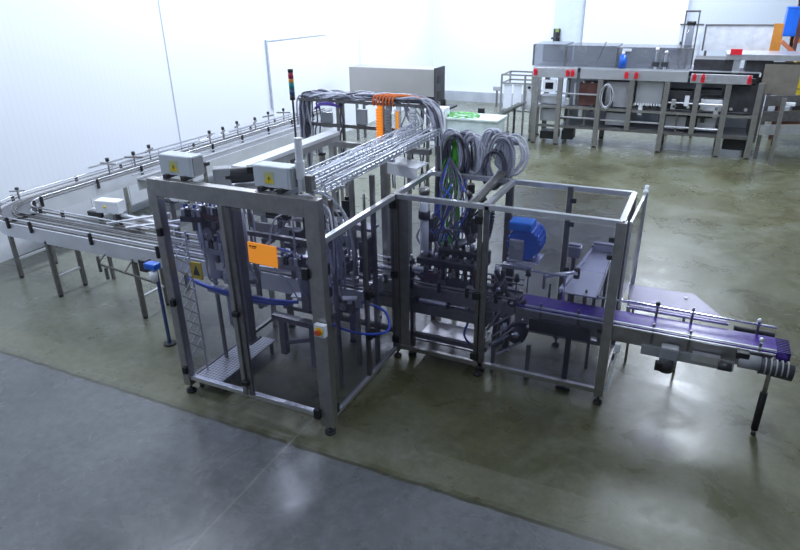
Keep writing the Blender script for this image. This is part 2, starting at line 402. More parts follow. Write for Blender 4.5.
# ---------------------------------------------------------------- electrical boxes with warning triangles
def warn(parent, x, y, z, s=.055):
    t = MB(); t.box((x, y, z+s*.1), (s*1.75, .002, s*1.9)); lab = t.build('warning_label', mat('label_back', (.62, .66, .42), .5) if s < .06 else YELLOW, parent)
    MB().poly([(x-s*.78, y-.0015, z-s*.6), (x+s*.78, y-.0015, z-s*.6), (x, y-.0015, z+s*.85)], (0, -.002, 0)).build('triangle', YELLOW, lab)
    MB().poly([(x+.12*s, y-.004, z+s*.42), (x-.20*s, y-.004, z+.02*s), (x+.03*s, y-.004, z+.02*s), (x-.08*s, y-.004, z-s*.42), (x+.24*s, y-.004, z+.14*s), (x, y-.004, z+.14*s)], (0, -.0015, 0)).build('bolt_mark', BLACK, lab)
def ebox(x0, x1, label):
    xc = (x0+x1)/2
    e = thing('electrical_box', (xc, .13, H1), label, 'electrical box')
    MB().span((x0, .05, 2.225), (x1, .19, 2.40), bev=.008).build('housing', BOXW, e)
    MB().span((x0+.004, .042, 2.23), (x1-.02, .05, 2.395), bev=.003).build('lid', BOXW, e)
    for x in (x0+.08, x1-.08): MB().span((x-.02, .0, H1), (x+.02, .13, 2.235)).build('bracket', DARK, e)
    m = MB()
    for k in range(3): m.cyl((x0+.10+k*.05, .12, H1), (x0+.10+k*.05, .12, 2.235), .013)
    m.build('cable_gland', BLACK, e)
    MB().span((x1, .06, 2.24), (x1+.012, .18, 2.39)).build('side_cover', GREYP, e)
    warn(e, xc-.02, .040, 2.30)
ebox(.085, .44, 'pale grey electrical box with yellow warning triangle at left end of beam')
ebox(1.075, 1.42, 'pale grey electrical box with yellow warning triangle nearer the tall corner post')
# yellow hazard sign deeper in the cell
hz = thing('hazard_sign', (.12, .16, 1.1), 'yellow pictogram hazard sign inside the cell at the left', 'sign')
B('plate', YELLOW, hz, (.195, .16, 1.285), (.13, .006, .17), bev=.01)
MB().poly([(.155, .154, 1.24), (.235, .154, 1.24), (.195, .154, 1.34)], (0, -.002, 0)).build('pictogram', BLACK, hz)
# tall light column beside box two
m = MB().cyl((1.46, .14, H1), (1.46, .14, 2.62), .03).cyl((1.46, .14, 2.30), (1.46, .14, 2.44), .038)
tag(m.build('support_tube', WHITEP, None, False), 'pale upright tube standing behind the right electrical box', 'tube')
B2 = MB().span((1.52, .10, H1), (1.58, .16, 2.34), bev=.005)
tag(B2.build('post_stub', STEELD, None), 'dark square post stub between electrical box and cable tray', 'post')

# ---------------------------------------------------------------- signal tower
st = thing('signal_tower', (.42, 1.62, 2.13), 'signal light stack of red, amber, green and dark segments on thin pole', 'signal light')
MB().cyl((.42, 1.62, 2.13), (.42, 1.62, 2.66), .011).cyl((.42, 1.62, 2.13), (.42, 1.62, 2.15), .04).build('pole', DARK, st)
z = 2.64
for nm, mm, h in (('base_segment', DARK, .05), ('blue_lamp', LAMPB, .055), ('green_lamp', LAMPG, .07), ('amber_lamp', LAMPA, .035), ('red_lamp', LAMPR, .06), ('cap', BLACK, .035)):
    MB().cyl((.42, 1.62, z), (.42, 1.62, z+h-.003), .027, seg=18).build(nm, mm, st, True); z += h

# ---------------------------------------------------------------- white cable duct tray on the left and its beam
t = thing('cable_duct', (.42, 1.4, 2.1), 'flat white covered cable duct running back from the front beam', 'cable duct')
MB().span((.36, .62, 2.15), (.52, 2.36, 2.19), bev=.004).build('cover', WHITEP, t)
MB().span((.38, .62, 2.08), (.50, 2.36, 2.15)).build('channel', SHEET, t)
for y in (.72, 1.5): MB().box((.44, y, 1.38), (.04, .04, 1.40)).build('support', STEELD, t)

# wire basket trays with cables
def basket(x0, x1, y0, y1, z, dep, label, slope=0.):
    b = thing('wire_basket_tray', ((x0+x1)/2, y0, z), label, 'cable tray')
    m = MB(); r = .0062
    zz = lambda y: z+slope*(y-y0)
    for x, h in ((x0, dep), (x0, 0), (x1, dep), (x1, 0), ((x0+x1)/2, 0), (x0, dep/2), (x1, dep/2), (x0*.75+x1*.25, 0), (x0*.25+x1*.75, 0)):
        m.bar((x, y0, zz(y0)+h), (x, y1, zz(y1)+h), r*1.6)
    y = y0
    while y <= y1:
        m.bar((x0, y, zz(y)), (x1, y, zz(y)), r*1.6); m.bar((x0, y, zz(y)), (x0, y, zz(y)+dep), r*1.6); m.bar((x1, y, zz(y)), (x1, y, zz(y)+dep), r*1.6); y += .085
    m.build('mesh', GALV, b)
    for y in (y0+.25, (y0+y1)/2, y1-.2): MB().span((x0-.02, y-.02, zz(y)-.03), (x1+.02, y+.02, zz(y)-.006)).build('support', STEELL, b)
    return b
basket(1.33, 1.48, .12, 2.5, 2.235, .06, 'galvanised wire basket cable tray on the left of the pair, full of cables')
basket(1.55, 1.69, .12, 2.5, 2.215, .06, 'galvanised wire basket cable tray along the right edge of the tall cell')
B3 = MB().span((1.16, .25, 2.13), (1.24, 2.4, 2.17)).span((1.18, .25, 2.08), (1.22, 2.4, 2.13))
tag(B3.build('tray_bearer', SHEET, None), 'thin grey steel bearer left of the wire basket trays', 'beam')
for x, y in ((1.36, 1.1), (1.36, 2.42), (1.58, 1.1), (1.70, 2.42)):
        tag(MB().box((x, y, 1.05), (.04, .04, 2.1)).build('tray_post', STEELD if x > 1.5 else STEEL, None),
            {(1.36, 1.1): 'steel post under tray bearer, in the middle of the tall cell', (1.36, 2.42): 'steel post behind tall cell under end of tray bearer',
             (1.58, 1.1): 'dark steel post under the right wire tray, nearer one', (1.70, 2.42): 'dark steel post under the right wire tray by green cables'}[(x, y)], 'post')
def cable(pts, r, m, label, group, n=5, name='cable'):
    return tag(MB().tube(pts, r, 6, n).build(name, m, None), label, 'cable', group)
for k in range(9):
    right = k % 2
    xc = (1.41, 1.62)[right]; z0 = (2.25, 2.23)[right]
    pts = [(xc+random.uniform(-.045, .045), .15+random.uniform(0, .3)+j*.34, z0+random.uniform(.005, .055)) for j in range(7)]
    pts += [(xc+random.uniform(-.05, .1), 2.48, z0+.1), (xc-random.uniform(0, .3), 2.58, 2.50)]
    cable(pts, random.uniform(.006, .010), (CABL, CABG, CABL, CABL)[k % 4], 'pale cable lying lengthwise in the %s wire basket tray' % ('right-hand' if right else 'left-hand'), 'cables in the %s basket tray' % ('right' if right else 'left'))

# small white angled tray under the basket, right side
t = thing('folded_sheet', (1.5, 2.2, 1.88), 'bent white sheet metal shelf under the far end of wire trays', 'shelf')
m = MB(); m.poly([(1.15, 2.15, 1.93), (1.58, 2.12, 1.90), (1.60, 2.42, 1.90), (1.20, 2.45, 1.93)], (0, 0, .012)); m.build('sheet', WHITEP, t)
m = MB(); m.poly([(1.15, 2.15, 1.93), (1.58, 2.12, 1.90), (1.60, 2.10, 1.80), (1.17, 2.13, 1.83)], (0, .008, 0)); m.build('lip', WHITEP, t)

# ---------------------------------------------------------------- cable bridge rack at the back
cr = thing('cable_rack', (.75, 2.62, 0), 'steel cable bridge behind the tall cell heaped with grey cables', 'rack')
for x in (-.08, .35, .42, .95, 1.0, 1.5): MB().box((x, 2.62, 1.27), (.03, .03, 2.54)).build('post', STEEL, cr)
for y in (2.50, 2.74): MB().bar((-.10, y, 2.50), (1.55, y, 2.50), .03).build('rail', STEELD, cr)
for x in (-.08, .2, .5, .8, 1.1, 1.4): MB().bar((x, 2.49, 2.485), (x, 2.75, 2.485), .02).build('rung', STEELD, cr)
MB().span((-.1, 2.60, 2.18), (1.55, 2.64, 2.22)).build('rail', STEELD, cr)
for x, z0 in ((.15, 2.18), (.62, 2.24)): MB().box((x+.03, 2.66, z0+.07), (.13, .05, .18), bev=.008).build('junction_box', SHEET, cr)
for k in range(26):
    y = 2.5+random.uniform(0, .24); z = 2.515+random.uniform(0, .06)
    x0 = -.10+random.uniform(-.03, .1)
    pts = [(x0-.02, y, 2.15+random.uniform(-.2, .15)), (x0, y, z-.06)]
    x = x0+.1
    while x < 1.45:
        pts.append((x, 2.5+random.uniform(0, .24), 2.515+random.uniform(0, .075))); x += random.uniform(.18, .3)
    pts += [(1.52, y, 2.52), (1.60+random.uniform(0, .06), y-.05, 2.35), (1.66+random.uniform(-.02, .08), y-.1, 2.0), (1.70+random.uniform(-.04, .08), y-.12, 1.2+random.uniform(0, .5))]
    cable(pts, random.uniform(.008, .013), (CABL, CABG, CABL, CABD, CABG, CABL)[k % 6], '%s cable running along the cable bridge and dropping at its right end' % ('dark' if k % 6 == 3 else 'pale grey'), 'cables over the bridge')
for k in range(14):   # hanging loops below the bridge
    x = random.choice((-.05, .05, .12, .3, .38, .45, .5, 1.05, 1.1, 1.25, 1.3, 1.4)); y = 2.5+random.uniform(0, .2)
    pts = [(x, y, 2.52), (x+random.uniform(-.04, .04), y-.03, 2.40), (x+random.uniform(-.05, .05), y-.03, 2.25), (x+random.uniform(-.06, .06), y, 2.05), (x+random.uniform(-.06, .06), y+.02, 1.5)]
    cable(pts, random.uniform(.009, .013), (CABD, CABG, CABD, CABL)[k % 4], 'cable hanging straight down from the cable bridge between its posts', 'cables hanging under the bridge')
# vertical orange connectors/carriers
for x, mm, nm in ((.97, ORANGE, 'orange'), (1.08, GREYP, 'grey'), (1.20, WHITEP, 'white and orange'), (1.38, WHITEP, 'plain white')):
    o = thing('cable_carrier', (x, 2.55, 2.1), '%s vertical cable carrier strip hanging under the cable bridge' % nm, 'cable carrier')
    m = MB()
    for k in range(11): m.box((x, 2.47, 2.13+k*.031), (.062, .035, .026), bev=.004)
    m.build('links', mm, o)
    MB().span((x-.028, 2.49, 2.11), (x+.028, 2.51, 2.50)).build('backing', mm, o)
    if 'and' in nm: MB().span((x-.012, 2.447, 2.14), (x+.022, 2.453, 2.44)).build('stripe', ORANGE, o)
for k in range(7):
    x = .90+k*.04; pts = [(x, 2.5, 2.48), (x, 2.47, 2.53), (x+.02, 2.5, 2.585), (x+.12, 2.58, 2.585+.01*(k % 2)), (x+.26+.03*(k % 3), 2.62, 2.565), (x+.3, 2.7, 2.54)]
    cable(pts, .011, ORANGE2, 'orange cable arching over the top of the cable bridge', 'orange cables on the bridge')
for k in range(3):
    pts = [(.10+.03*k, 2.52, 2.40), (.2, 2.46, 2.45+.01*k), (.35, 2.46, 2.46+.012*k), (.45, 2.52, 2.43)]
    cable(pts, .010, mat('violet_cable', (.16, .10, .5), .4), 'violet cable slung under the left of the cable bridge', 'violet cables')

# ---------------------------------------------------------------- coiled cable hanks hung behind the enclosure
hk = thing('hook_bar', (2.2, 2.55, 0), 'tall steel post with crossbar carrying the cable coils', 'post')
MB().box((1.86, 2.62, 1.1), (.05, .05, 2.2)).build('upright', STEEL, hk)
MB().bar((1.66, 2.60, 2.16), (2.55, 2.60, 2.16), .035).build('crossbar', STEEL, hk)
MB().box((2.46, 2.62, 1.08), (.05, .05, 2.16)).build('upright', STEELD, hk)
def hank(cx, cy, cz, rx, rz, n, label, mm, tilt=0.):
    m = MB(); pts = []
    a0 = random.uniform(0, 6); N = n*16
    ex = 1.; ez = 1.
    for i in range(N):
        a = a0+2*PI*i/16
        if i % 16 == 0: ex = random.uniform(.78, 1.08); ez = random.uniform(.82, 1.1); dx = random.uniform(-.035, .035)
        pts.append((cx+dx+rx*ex*math.cos(a), cy+.04*math.sin(i*.37)+.05*(i/N-.5)+tilt*math.cos(a), cz+rz*ez*math.sin(a)))
    m.tube(pts, .0105, 6, 2)
    return tag(m.build('cable_coil', mm, None), label, 'cable coil', None)
hank(1.86, 2.50, 2.03, .15, .25, 8, 'pale grey coiled cable hank at left, nearest the orange carriers', CABL)
hank(1.97, 2.54, 2.00, .14, .24, 8, 'grey coiled cable hank second from left on crossbar', CABG)
hank(1.92, 2.46, 1.98, .13, .25, 6, 'dark coiled cable hank in front of the left group', CABD)
hank(2.08, 2.50, 2.02, .13, .23, 8, 'pale coiled cable hank in the middle of the crossbar', CABL)
hank(2.30, 2.50, 2.02, .14, .28, 9, 'thick pale coiled cable hank toward the right end', CABL)
hank(2.38, 2.46, 2.01, .14, .27, 8, 'grey coiled cable hank overlapping the thick pale one', CABG)
hank(2.34, 2.42, 1.90, .11, .20, 6, 'dark coiled cable hank low under the right group', CABD)
hank(2.48, 2.52, 2.05, .15, .20, 6, 'pale coiled cable hank sticking out furthest right', CABL)
for k in range(9):   # green cables
    x = 1.74+random.uniform(-.03, .16)
    pts = [(x-.05, 2.55, 2.2), (x, 2.48, 2.0), (x+random.uniform(-.05, .06), 2.44, 1.8), (x+random.uniform(-.08, .08), 2.42, 1.55), (x+random.uniform(-.08, .08), 2.4, 1.25), (x+random.uniform(-.1, .1), 2.3, 1.0)]
    cable(pts, .012, GREEN, 'bright green cable hanging in the bunch under the cable coils', 'green cable bunch')
for k in range(12):
    x = 1.62+random.uniform(0, .55)
    pts = [(x, 2.55, 2.15), (x+random.uniform(-.05, .05), 2.5, 1.8), (x+random.uniform(-.1, .1), 2.35, 1.45), (x+random.uniform(-.15, .2), 2.1, 1.15), (x+random.uniform(-.1, .3), 1.95, .95)]
    cable(pts, random.uniform(.008, .014), (CABD, CABG, CABL, TUBEB)[k % 4], '%s hose dropping from the crossbar down to the filling heads' % ('black', 'grey', 'pale', 'blue')[k % 4], '%s hoses behind filling heads' % ('black', 'grey', 'pale', 'blue')[k % 4])

# ---------------------------------------------------------------- conveyors
def leg_pair(root, x, ya, yb, ztop, cross=.28, along='y'):
    for y in (ya, yb):
        q = (x, y) if along == 'y' else (y, x)
        l = MB().box((q[0], q[1], (ztop+.03)/2), (.05, .05, ztop-.03), bev=.003).build('leg', STEELD if along == 'y' else STEEL, root)
        MB().cyl((q[0], q[1], 0), (q[0], q[1], .03), .03).build('foot', DARK, l)
    a = (x, ya, cross) if along == 'y' else (ya, x, cross); b = (x, yb, cross) if along == 'y' else (yb, x, cross)
    MB().bar(a, b, .03).build('cross_brace', STEELL, root)

cv = thing('curved_conveyor', (-3.6, 1.2, 0), 'curved stainless conveyor running along the left wall and bending toward the tall cell', 'conveyor')
cx, cy = -3.74, 1.87
def path(off):   # off: outward positive offset from the centre line
    r = .68+off; P = [(1.5, cy-r), (.15, cy-r)]
    x = -.6
    P += [(-.6-.54*i, cy-r) for i in range(7)]
    P += [(cx+r*math.cos(a), cy+r*math.sin(a)) for a in [-PI/2-PI/2*i/14 for i in range(15)]]
    P += [(cx-r, cy+.9*i) for i in range(1, 10)]
    return P
for off, nm in ((-.105, 'belt'), (.105, 'belt')):
    MB().strip(path(off), .17, .015, .95).build(nm, BELT, cv)
for off in (-.215, .0, .215):
    MB().strip(path(off), .02, .04 if off == 0 else .19, .955).build('side_plate', SIDE if off else STEEL, cv)
for off, z in ((-.225, 1.03), (-.02, 1.00), (.02, 1.00), (.225, 1.03), (.225, .985), (-.225, .985)):
    P = path(off)
    MB().tube([(q[0], q[1], z) for q in P], .010, 6, 1, raw=True).build('guide_rail', STEELL if z > 1.02 else STEELD, cv)
# brackets every so often
def on(off, s):
    P = path(off); return P[s]
for s in (3, 5, 7, 9, 13, 17, 21, 24, 25, 26, 27, 28, 29, 30, 31):
    if s >= len(path(0)): continue
    for off in (-.24, .24):
        x, y = on(off, s); MB().box((x, y, .965), (.035, .035, .15), bev=.005).build('clamp', BLACK if s % 4 else DARK, cv)
for x in (-3.11, -1.6):
    leg_pair(cv, x, .99, 1.38, .80)
leg_pair(cv, -4.18, 1.20, 1.75, .80)
for y in (3.3, 5.2, 7.2, 9.2): leg_pair(cv, y, -4.61, -4.23, .80, along='x')
m = MB()
for y in [2.6+.75*i for i in range(10)]:
    m.span((-4.215, y, .44), (-4.195, y+.6, .77), bev=.004)
m.build('side_cover', WHITEP, cv)
# upper adjusting heads on the far arm
def adjuster(x, y, z, label, rz=0., s=1.35):
    a = thing('guide_adjuster', (x, y, z), label, 'rail adjuster', 'rail adjusters along the conveyor')
    MB().cyl((x, y, z), (x, y, z+.17*s), .014).build('stem', STEEL, a)
    c, s_ = math.cos(rz), math.sin(rz)
    MB().bar((x-.16*c, y-.16*s_, z+.13*s), (x+.16*c, y+.16*s_, z+.13*s), .03).build('crossbar', STEEL, a)
    MB().cyl((x, y, z+.16*s), (x, y, z+.20*s), .03).build('knob', BLACK, a, True)
AL = 'chromed rail adjuster with black knob standing on the wall side conveyor'
for y in (3.2, 3.7, 4.2, 5.6, 6.0, 6.6, 7.1, 7.8, 8.3, 9.0, 9.6): adjuster(-4.44+random.uniform(-.12, .12), y, .99, AL, random.uniform(-.6, .6)+PI/2*(random.random() < .4))
for x, y, lb in ((-4.30, 1.24, 'rail adjuster with black knob on outside of the conveyor bend'), (-4.62, 1.75, 'rail adjuster on outer edge of bend closest to the left wall')):
    a = thing('guide_adjuster', (x, y, .96), lb, 'rail adjuster'); MB().cyl((x, y, .96), (x, y, 1.10), .014).build('stem', STEEL, a)
    MB().bar((x-.09, y-.06, 1.08), (x+.09, y+.06, 1.08), .02).build('crossbar', STEELL, a); MB().cyl((x, y, 1.10), (x, y, 1.13), .028).build('knob', BLACK, a, True)
# raised long guide bars on the far arm
for x, y0, y1, z, lb in ((-4.40, 3.4, 5.3, 1.12, 'long chrome guide bar raised over wall side conveyor, near the bend'), (-4.36, 6.2, 8.6, 1.13, 'long chrome guide bar raised over the far half of wall side conveyor'), (-4.62, 3.0, 6.0, 1.12, 'long chrome guide bar on the wall edge of the conveyor')):
    gb = MB().bar((x, y0, z), (x+.05, y1, z), .025)
    for q in (.15, .5, .85): gb.cyl((x+.05*q, y0+(y1-y0)*q, .955), (x+.05*q, y0+(y1-y0)*q, z), .009)
    tag(gb.build('guide_bar', STEELL, None), lb, 'guide bar')
# flat diverter with two light bars and a small white box, inside the bend
dv = thing('diverter', (-2.2, 1.7, .96), 'diverter of parallel pale bars angled inside the conveyor bend', 'diverter')
for a, b in (((-3.1, 1.75, 1.0), (-1.45, 1.62, 1.0)), ((-2.35, 1.32, 1.02), (-1.9, 1.95, 1.02)), ((-2.0, 1.30, 1.02), (-1.5, 1.85, 1.02))):
    MB().bar(a, b, .05, .025).build('bar', STEELL, dv)
MB().box((-2.9, 1.62, .99), (.25, .05, .06)).build('mount', BLACK, dv)
MB().box((-2.05, 1.62, .97), (.5, .5, .015)).build('plate', STEEL, dv)
for q in ((-2.9, 1.68), (-1.7, 1.85)): MB().box((q[0], q[1], .48), (.04, .04, .94)).build('leg', STEELD, dv)
def wbox(c, d, label, dot=True):
    o = thing('sensor_box', c, label, 'junction box')
    MB().box((c[0], c[1], c[2]+d[2]/2), d, rz=.15, bev=.012).build('housing', WHITEP, o)
    MB().cyl((c[0], c[1]-d[1]/2-.004, c[2]+d[2]*.55), (c[0], c[1]-d[1]/2-.022, c[2]+d[2]*.55), .016).build('knob', YELLOW if dot else GREYP, o)
    MB().box((c[0]+d[0]*.3, c[1], c[2]-.05), (.05, .05, .1)).build('mount', DARK, o)
wbox((-2.66, 1.68, 1.03), (.36, .16, .17), 'small white control box with yellow dot inside the conveyor bend')
wbox((-2.1, 2.4, 1.05), (.26, .16, .14), 'small pale box on a dark bracket behind the diverter', False)
# extra small stations between far arm and cell
for (x, y, h, lb) in ((-2.35, 2.45, 1.0, 'dark bracket post behind the small white control box'), (-1.55, 2.9, 1.05, 'slim bracket post left of tall cell back corner'), (-3.1, 4.0, 1.1, 'slim bracket post by the middle of the wall side conveyor')):
    p = thing('bracket_post', (x, y, 0), lb, 'bracket')
    MB().box((x, y, h/2), (.045, .045, h)).build('post', STEELD, p); MB().box((x, y, h), (.18, .08, .05)).build('head', DARK, p); MB().cyl((x-.05, y, h), (x-.05, y, h+.14), .012).build('rod', CHROME, p)
    MB().cyl((x, y, 0), (x, y, .02), .05).build('foot', DARK, p)
# second, inner return conveyor behind the cell
ic = thing('inner_conveyor', (-1.0, 3.3, 0), 'short inner conveyor section parallel to the wall side conveyor', 'conveyor')
MB().span((-3.78, 3.2, .95), (-3.50, 8.6, .965)).build('belt', BELT, ic)
for x in (-3.80, -3.48): MB().span((x-.008, 3.2, .78), (x+.008, 8.6, .99)).build('side_plate', SIDE, ic)
for x in (-3.76, -3.52): MB().bar((x, 3.1, 1.06), (x, 8.7, 1.06), .018).build('guide_rail', STEELL, ic)
for y in (3.4, 5.0, 6.6, 8.2): leg_pair(ic, y, -3.80, -3.48, .78, along='x')
# white machine modules seen over the tall cell
for c, d, lb in (((-1.05, 2.55, 1.42), (.55, .42, .30), 'white machine cover block left of the cable duct'), ((-.15, 1.45, 1.62), (.42, .40, .24), 'white flat gearbox housing behind the left electrical box')):
    o = thing('machine_cover', (c[0], c[1], 0), lb, 'machine cover')
    MB().box((c[0], c[1], c[2]), d, bev=.02).build('housing', WHITEP, o)
    MB().box((c[0], c[1]-d[1]/2-.02, c[2]-.02), (d[0]*.5, .04, d[2]*.5), bev=.01).build('panel', GREYP, o)
    for sx in (-.4, .4): MB().box((c[0]+sx*d[0], c[1], (c[2]-d[2]/2)/2), (.045, .045, c[2]-d[2]/2)).build('leg', STEEL, o)
    MB().cyl((c[0]+.1, c[1], c[2]+d[2]/2), (c[0]+.1, c[1], c[2]+d[2]/2+.12), .03).build('stub', STEEL, o)
# lying dark gear motor between the boxes
gm = thing('gear_motor', (.62, .45, 2.0), 'dark gear motor lying between the two electrical boxes', 'motor')
MB().cyl((.46, .42, 2.15), (.70, .62, 2.15), .07, seg=18).build('motor_body', DARK, gm)
MB().box((.44, .40, 2.15), (.15, .13, .17), rz=.69, bev=.015).build('gearbox', GREYP, gm)
MB().box((.66, .55, 2.20), (.09, .08, .06), rz=.69).build('terminal_box', BLACK, gm)
MB().span((.34, .28, 2.05), (.78, .70, 2.07)).build('mount_plate', STEELL, gm)
MB().cyl((.74, .655, 2.15), (.78, .69, 2.15), .012).build('shaft', YELLOW, gm)

# ------- blue valve unit on the infeed side
bv = thing('air_valve_unit', (-.9, .62, 0), 'blue air valve unit with white filter bowl left of the tall cell', 'valve')
MB().box((-.85, .62, .50), (.028, .028, .96)).build('stand', mat('blue_grey_post', (.05, .08, .22), .45, .3), bv)
MB().cyl((-.85, .62, 0), (-.85, .62, .02), .07).build('foot', DARK, bv)
MB().box((-.87, .60, .98), (.16, .10, .07), bev=.015).build('valve_body', BLUE, bv)
MB().cyl((-.83, .56, .82), (-.83, .56, .93), .035, .045).build('filter_bowl', WHITEP, bv, True)
MB().box((-1.02, .64, .95), (.11, .09, .14), bev=.012).build('regulator', DARK, bv)
m = MB().cyl((-1.6, .82, .68), (-1.6, .99, .80), .012).cyl((-2.05, .86, .72), (-2.05, .985, .80), .012).bar((-2.05, .86, .70), (-1.05, .78, .66), .02); m.cyl((-2.05, .86, .60), (-2.05, .86, .80), .02); m.cyl((-1.95, .86, .52), (-1.95, .86, .66), .022)
tag(m.build('sensor_bracket', STEELD, None), 'thin dark arm under the front edge of the curved conveyor', 'bracket')

# ---------------------------------------------------------------- filling line base running through both cells
fb = thing('machine_table', (1.8, 1.35, 0), 'long steel machine base carrying rails through both guard frames', 'machine frame')
for y in (1.53, 2.15):
    MB().span((.12, y-.03, .54), (2.62, y+.03, .66), bev=.004).build('beam', STEEL, fb)
    MB().span((.12, y-.025, .24), (2.62, y+.025, .29)).build('beam', STEELD, fb)
for x in (.2, 1.05, 1.78, 2.56):
    for y in (1.53, 2.15):
        l = MB().box((x, y, .30), (.06, .06, .54), bev=.004).build('leg', STEELD, fb); MB().cyl((x, y, 0), (x, y, .03), .045).build('foot', DARK, l)
    MB().bar((x, 1.55, .62), (x, 2.13, .62), .05).build('cross_member', STEEL, fb)
MB().span((.12, 1.56, .66), (2.62, 2.12, .672)).build('deck', SHEET, fb)
MB().span((1.8, 1.58, .16), (2.5, 2.05, .175)).build('drip_tray', STEEL, fb)
ln = thing('transfer_conveyor', (1.4, 1.7, .67), 'straight lane with chrome rails and black clamps through the filling station', 'conveyor')
MB().span((.15, 1.53, .80), (2.88, 1.66, .82)).build('belt', BELT, ln); MB().span((.15, 1.70, .80), (2.88, 1.82, .82)).build('belt', BELT, ln)
for y in (1.515, 1.68, 1.835): MB().span((.15, y-.007, .72), (2.88, y+.007, .84)).build('side_plate', STEEL, ln)
for x in (.3, 1.2, 1.9, 2.5): MB().span((x-.03, 1.53, .672), (x+.03, 1.82, .80)).build('support', STEELD, ln)
for y, z in ((1.50, .90), (1.67, .92), (1.70, .92), (1.85, .90), (1.50, .86), (1.85, .96)): MB().cyl((.1, y, z), (2.88, y, z), .010).build('guide_rail', STEEL if z < .91 else STEELL, ln)
for x in [.3+.3*i for i in range(9)]: MB().box((x, 1.49, .88), (.035, .03, .10), bev=.005).build('clamp', BLACK, ln)
for x in [.45+.3*i for i in range(8)]: MB().box((x, 1.87, .90), (.035, .03, .12), bev=.005).build('clamp', DARK, ln)

# reusable machine pieces -------------------------------------------------
def cylinder_unit(a, b, r, label, mm=STEELL):
    a, b = V(a), V(b); d = (b-a).normalized(); L = (b-a).length
    o = thing('pneumatic_cylinder', a, label, 'air cylinder')
    MB().cyl(a, a+d*L*.62, r, seg=16).build('barrel', mm, o)
    MB().bar(a-d*.02, a+d*.03, r*2.3, bev=.004).build('end_cap', DARK, o)
    MB().bar(a+d*(L*.62-.01), a+d*(L*.62+.03), r*2.3, bev=.004).build('end_cap', DARK, o)
    MB().cyl(a+d*L*.6, b, r*.33, seg=10).build('rod', CHROME, o)
    MB().bar(b-d*.015, b+d*.02, r*1.5).build('clevis', STEEL, o)
def servo(c, ax, label, mm=DARK, s=1.):
    c = V(c); d = V(ax).normalized()
    o = thing('servo_motor', c, label, 'motor')
    MB().bar(c, c+d*.17*s, .085*s, bev=.01).build('motor_body', mm, o)
    MB().bar(c-d*.012, c+d*.004, .105*s, bev=.004).build('flange', STEEL, o)
    MB().cyl(c-d*.06*s, c, .014*s).build('shaft', CHROME, o)
    p = c+d*.13*s+V((0, 0, .05*s)); MB().box(p, (.035*s, .035*s, .04*s)).build('connector', BLACK, o)
def column(x, y, z0, z1, w, mm, label, name='column'):
    o = thing(name, (x, y, z0), label, 'column')
    MB().box((x, y, (z0+z1)/2), (w, w, z1-z0), bev=.004).build('profile', mm, o)
    MB().box((x, y, z0+.008), (w*1.7, w*1.7, .016)).build('base_plate', STEELD, o)
    MB().box((x, y, z1+.01), (w*1.2, w*1.2, .02)).build('cap', BLACK, o)

column(.67, .22, .62, 2.04, .095, STEELD, 'wide dark column just behind the front door mullion')
column(.55, 1.9, .0, 2.02, .05, STEEL, 'slim steel column deep in the left part of the tall cell')
column(.16, 1.56, .67, 1.95, .04, STEELD, 'slim dark column near the left side of the tall cell')
column(1.25, 2.0, .67, 2.05, .06, STEEL, 'steel column under the wire basket trays')
column(2.68, 2.05, .0, 1.12, .07, DARK, 'short dark column under the blue motor')
# white round lift column
o = thing('lift_column', (1.86, 1.72, .87), 'round white lift column behind the dark inner corner post', 'column')
MB().cyl((1.84, 1.72, .87), (1.84, 1.72, 1.78), .045, seg=20).build('tube', WHITEP, o, True)
MB().cyl((1.84, 1.72, 1.52), (1.84, 1.72, 1.60), .06, seg=20).build('collar', DARK, o, True)
MB().cyl((1.84, 1.72, .87), (1.84, 1.72, .92), .075, seg=20).build('base_ring', STEEL, o, True)
MB().cyl((1.84, 1.72, 1.78), (1.84, 1.72, 1.84), .055, seg=20).build('cap', STEEL, o, True)

# bridge plate + head assemblies in the left cell
hb = thing('head_carriage', (.8, 1.3, 1.5), 'horizontal steel carriage plate with rods across the tall cell', 'machine head')
MB().span((.14, 1.18, 1.50), (1.5, 1.36, 1.53), bev=.004).build('plate', SHEET, hb)
MB().span((.14, 1.10, 1.34), (1.5, 1.13, 1.46), bev=.004).build('front_rail', STEEL, hb)
for x in (.2, .5, .8, 1.1, 1.4): MB().cyl((x, 1.26, .98), (x, 1.26, 1.85), .014).build('guide_rod', CHROME, hb)
for x in (.2, .5, .8, 1.1, 1.4): MB().box((x, 1.26, 1.20), (.10, .12, .06), bev=.008).build('gripper', DARK, hb)
for x, lb in ((.3, 'leftmost'), (.62, 'second from left'), (1.2, 'rightmost')):
    servo((x, 1.28, 1.60), (0, 0, 1), '%s dark servo motor standing on the carriage plate' % lb)
servo((.50, .22, 1.66), (1, .2, 0), 'silver servo motor lying near the top left of the cell', STEELL, 1.1)
servo((1.45, .62, 1.30), (0, 1, 0), 'dark servo motor behind the near corner post', DARK, 1.2)
servo((1.05, .80, 1.00), (1, 0, 0), 'dark servo motor low in the cell below the orange sign', DARK, 1.3)
cylinder_unit((.16, .36, 1.86), (.52, .40, 1.90), .032, 'silver air cylinder lying high behind the left door')
cylinder_unit((.22, .30, 1.50), (.58, .34, 1.38), .028, 'silver air cylinder slanting down behind the left door')
cylinder_unit((1.0, .85, 1.10), (1.45, .95, 1.08), .038, 'silver air cylinder beneath the orange sign')
cylinder_unit((1.30, .95, 1.75), (1.30, .95, 1.25), .03, 'upright air cylinder near the right side door')
cylinder_unit((1.05, .9, .45), (1.05, .9, .90), .03, 'upright air cylinder below the conveyor lane in the tall cell')
cylinder_unit((1.75, 1.56, 1.02), (2.02, 1.58, 1.02), .035, 'silver air cylinder beside the inner corner post')
cylinder_unit((2.15, 1.95, 1.20), (2.42, 1.7, 1.42), .035, 'shiny air cylinder tilted up behind the filling heads', STEELL)
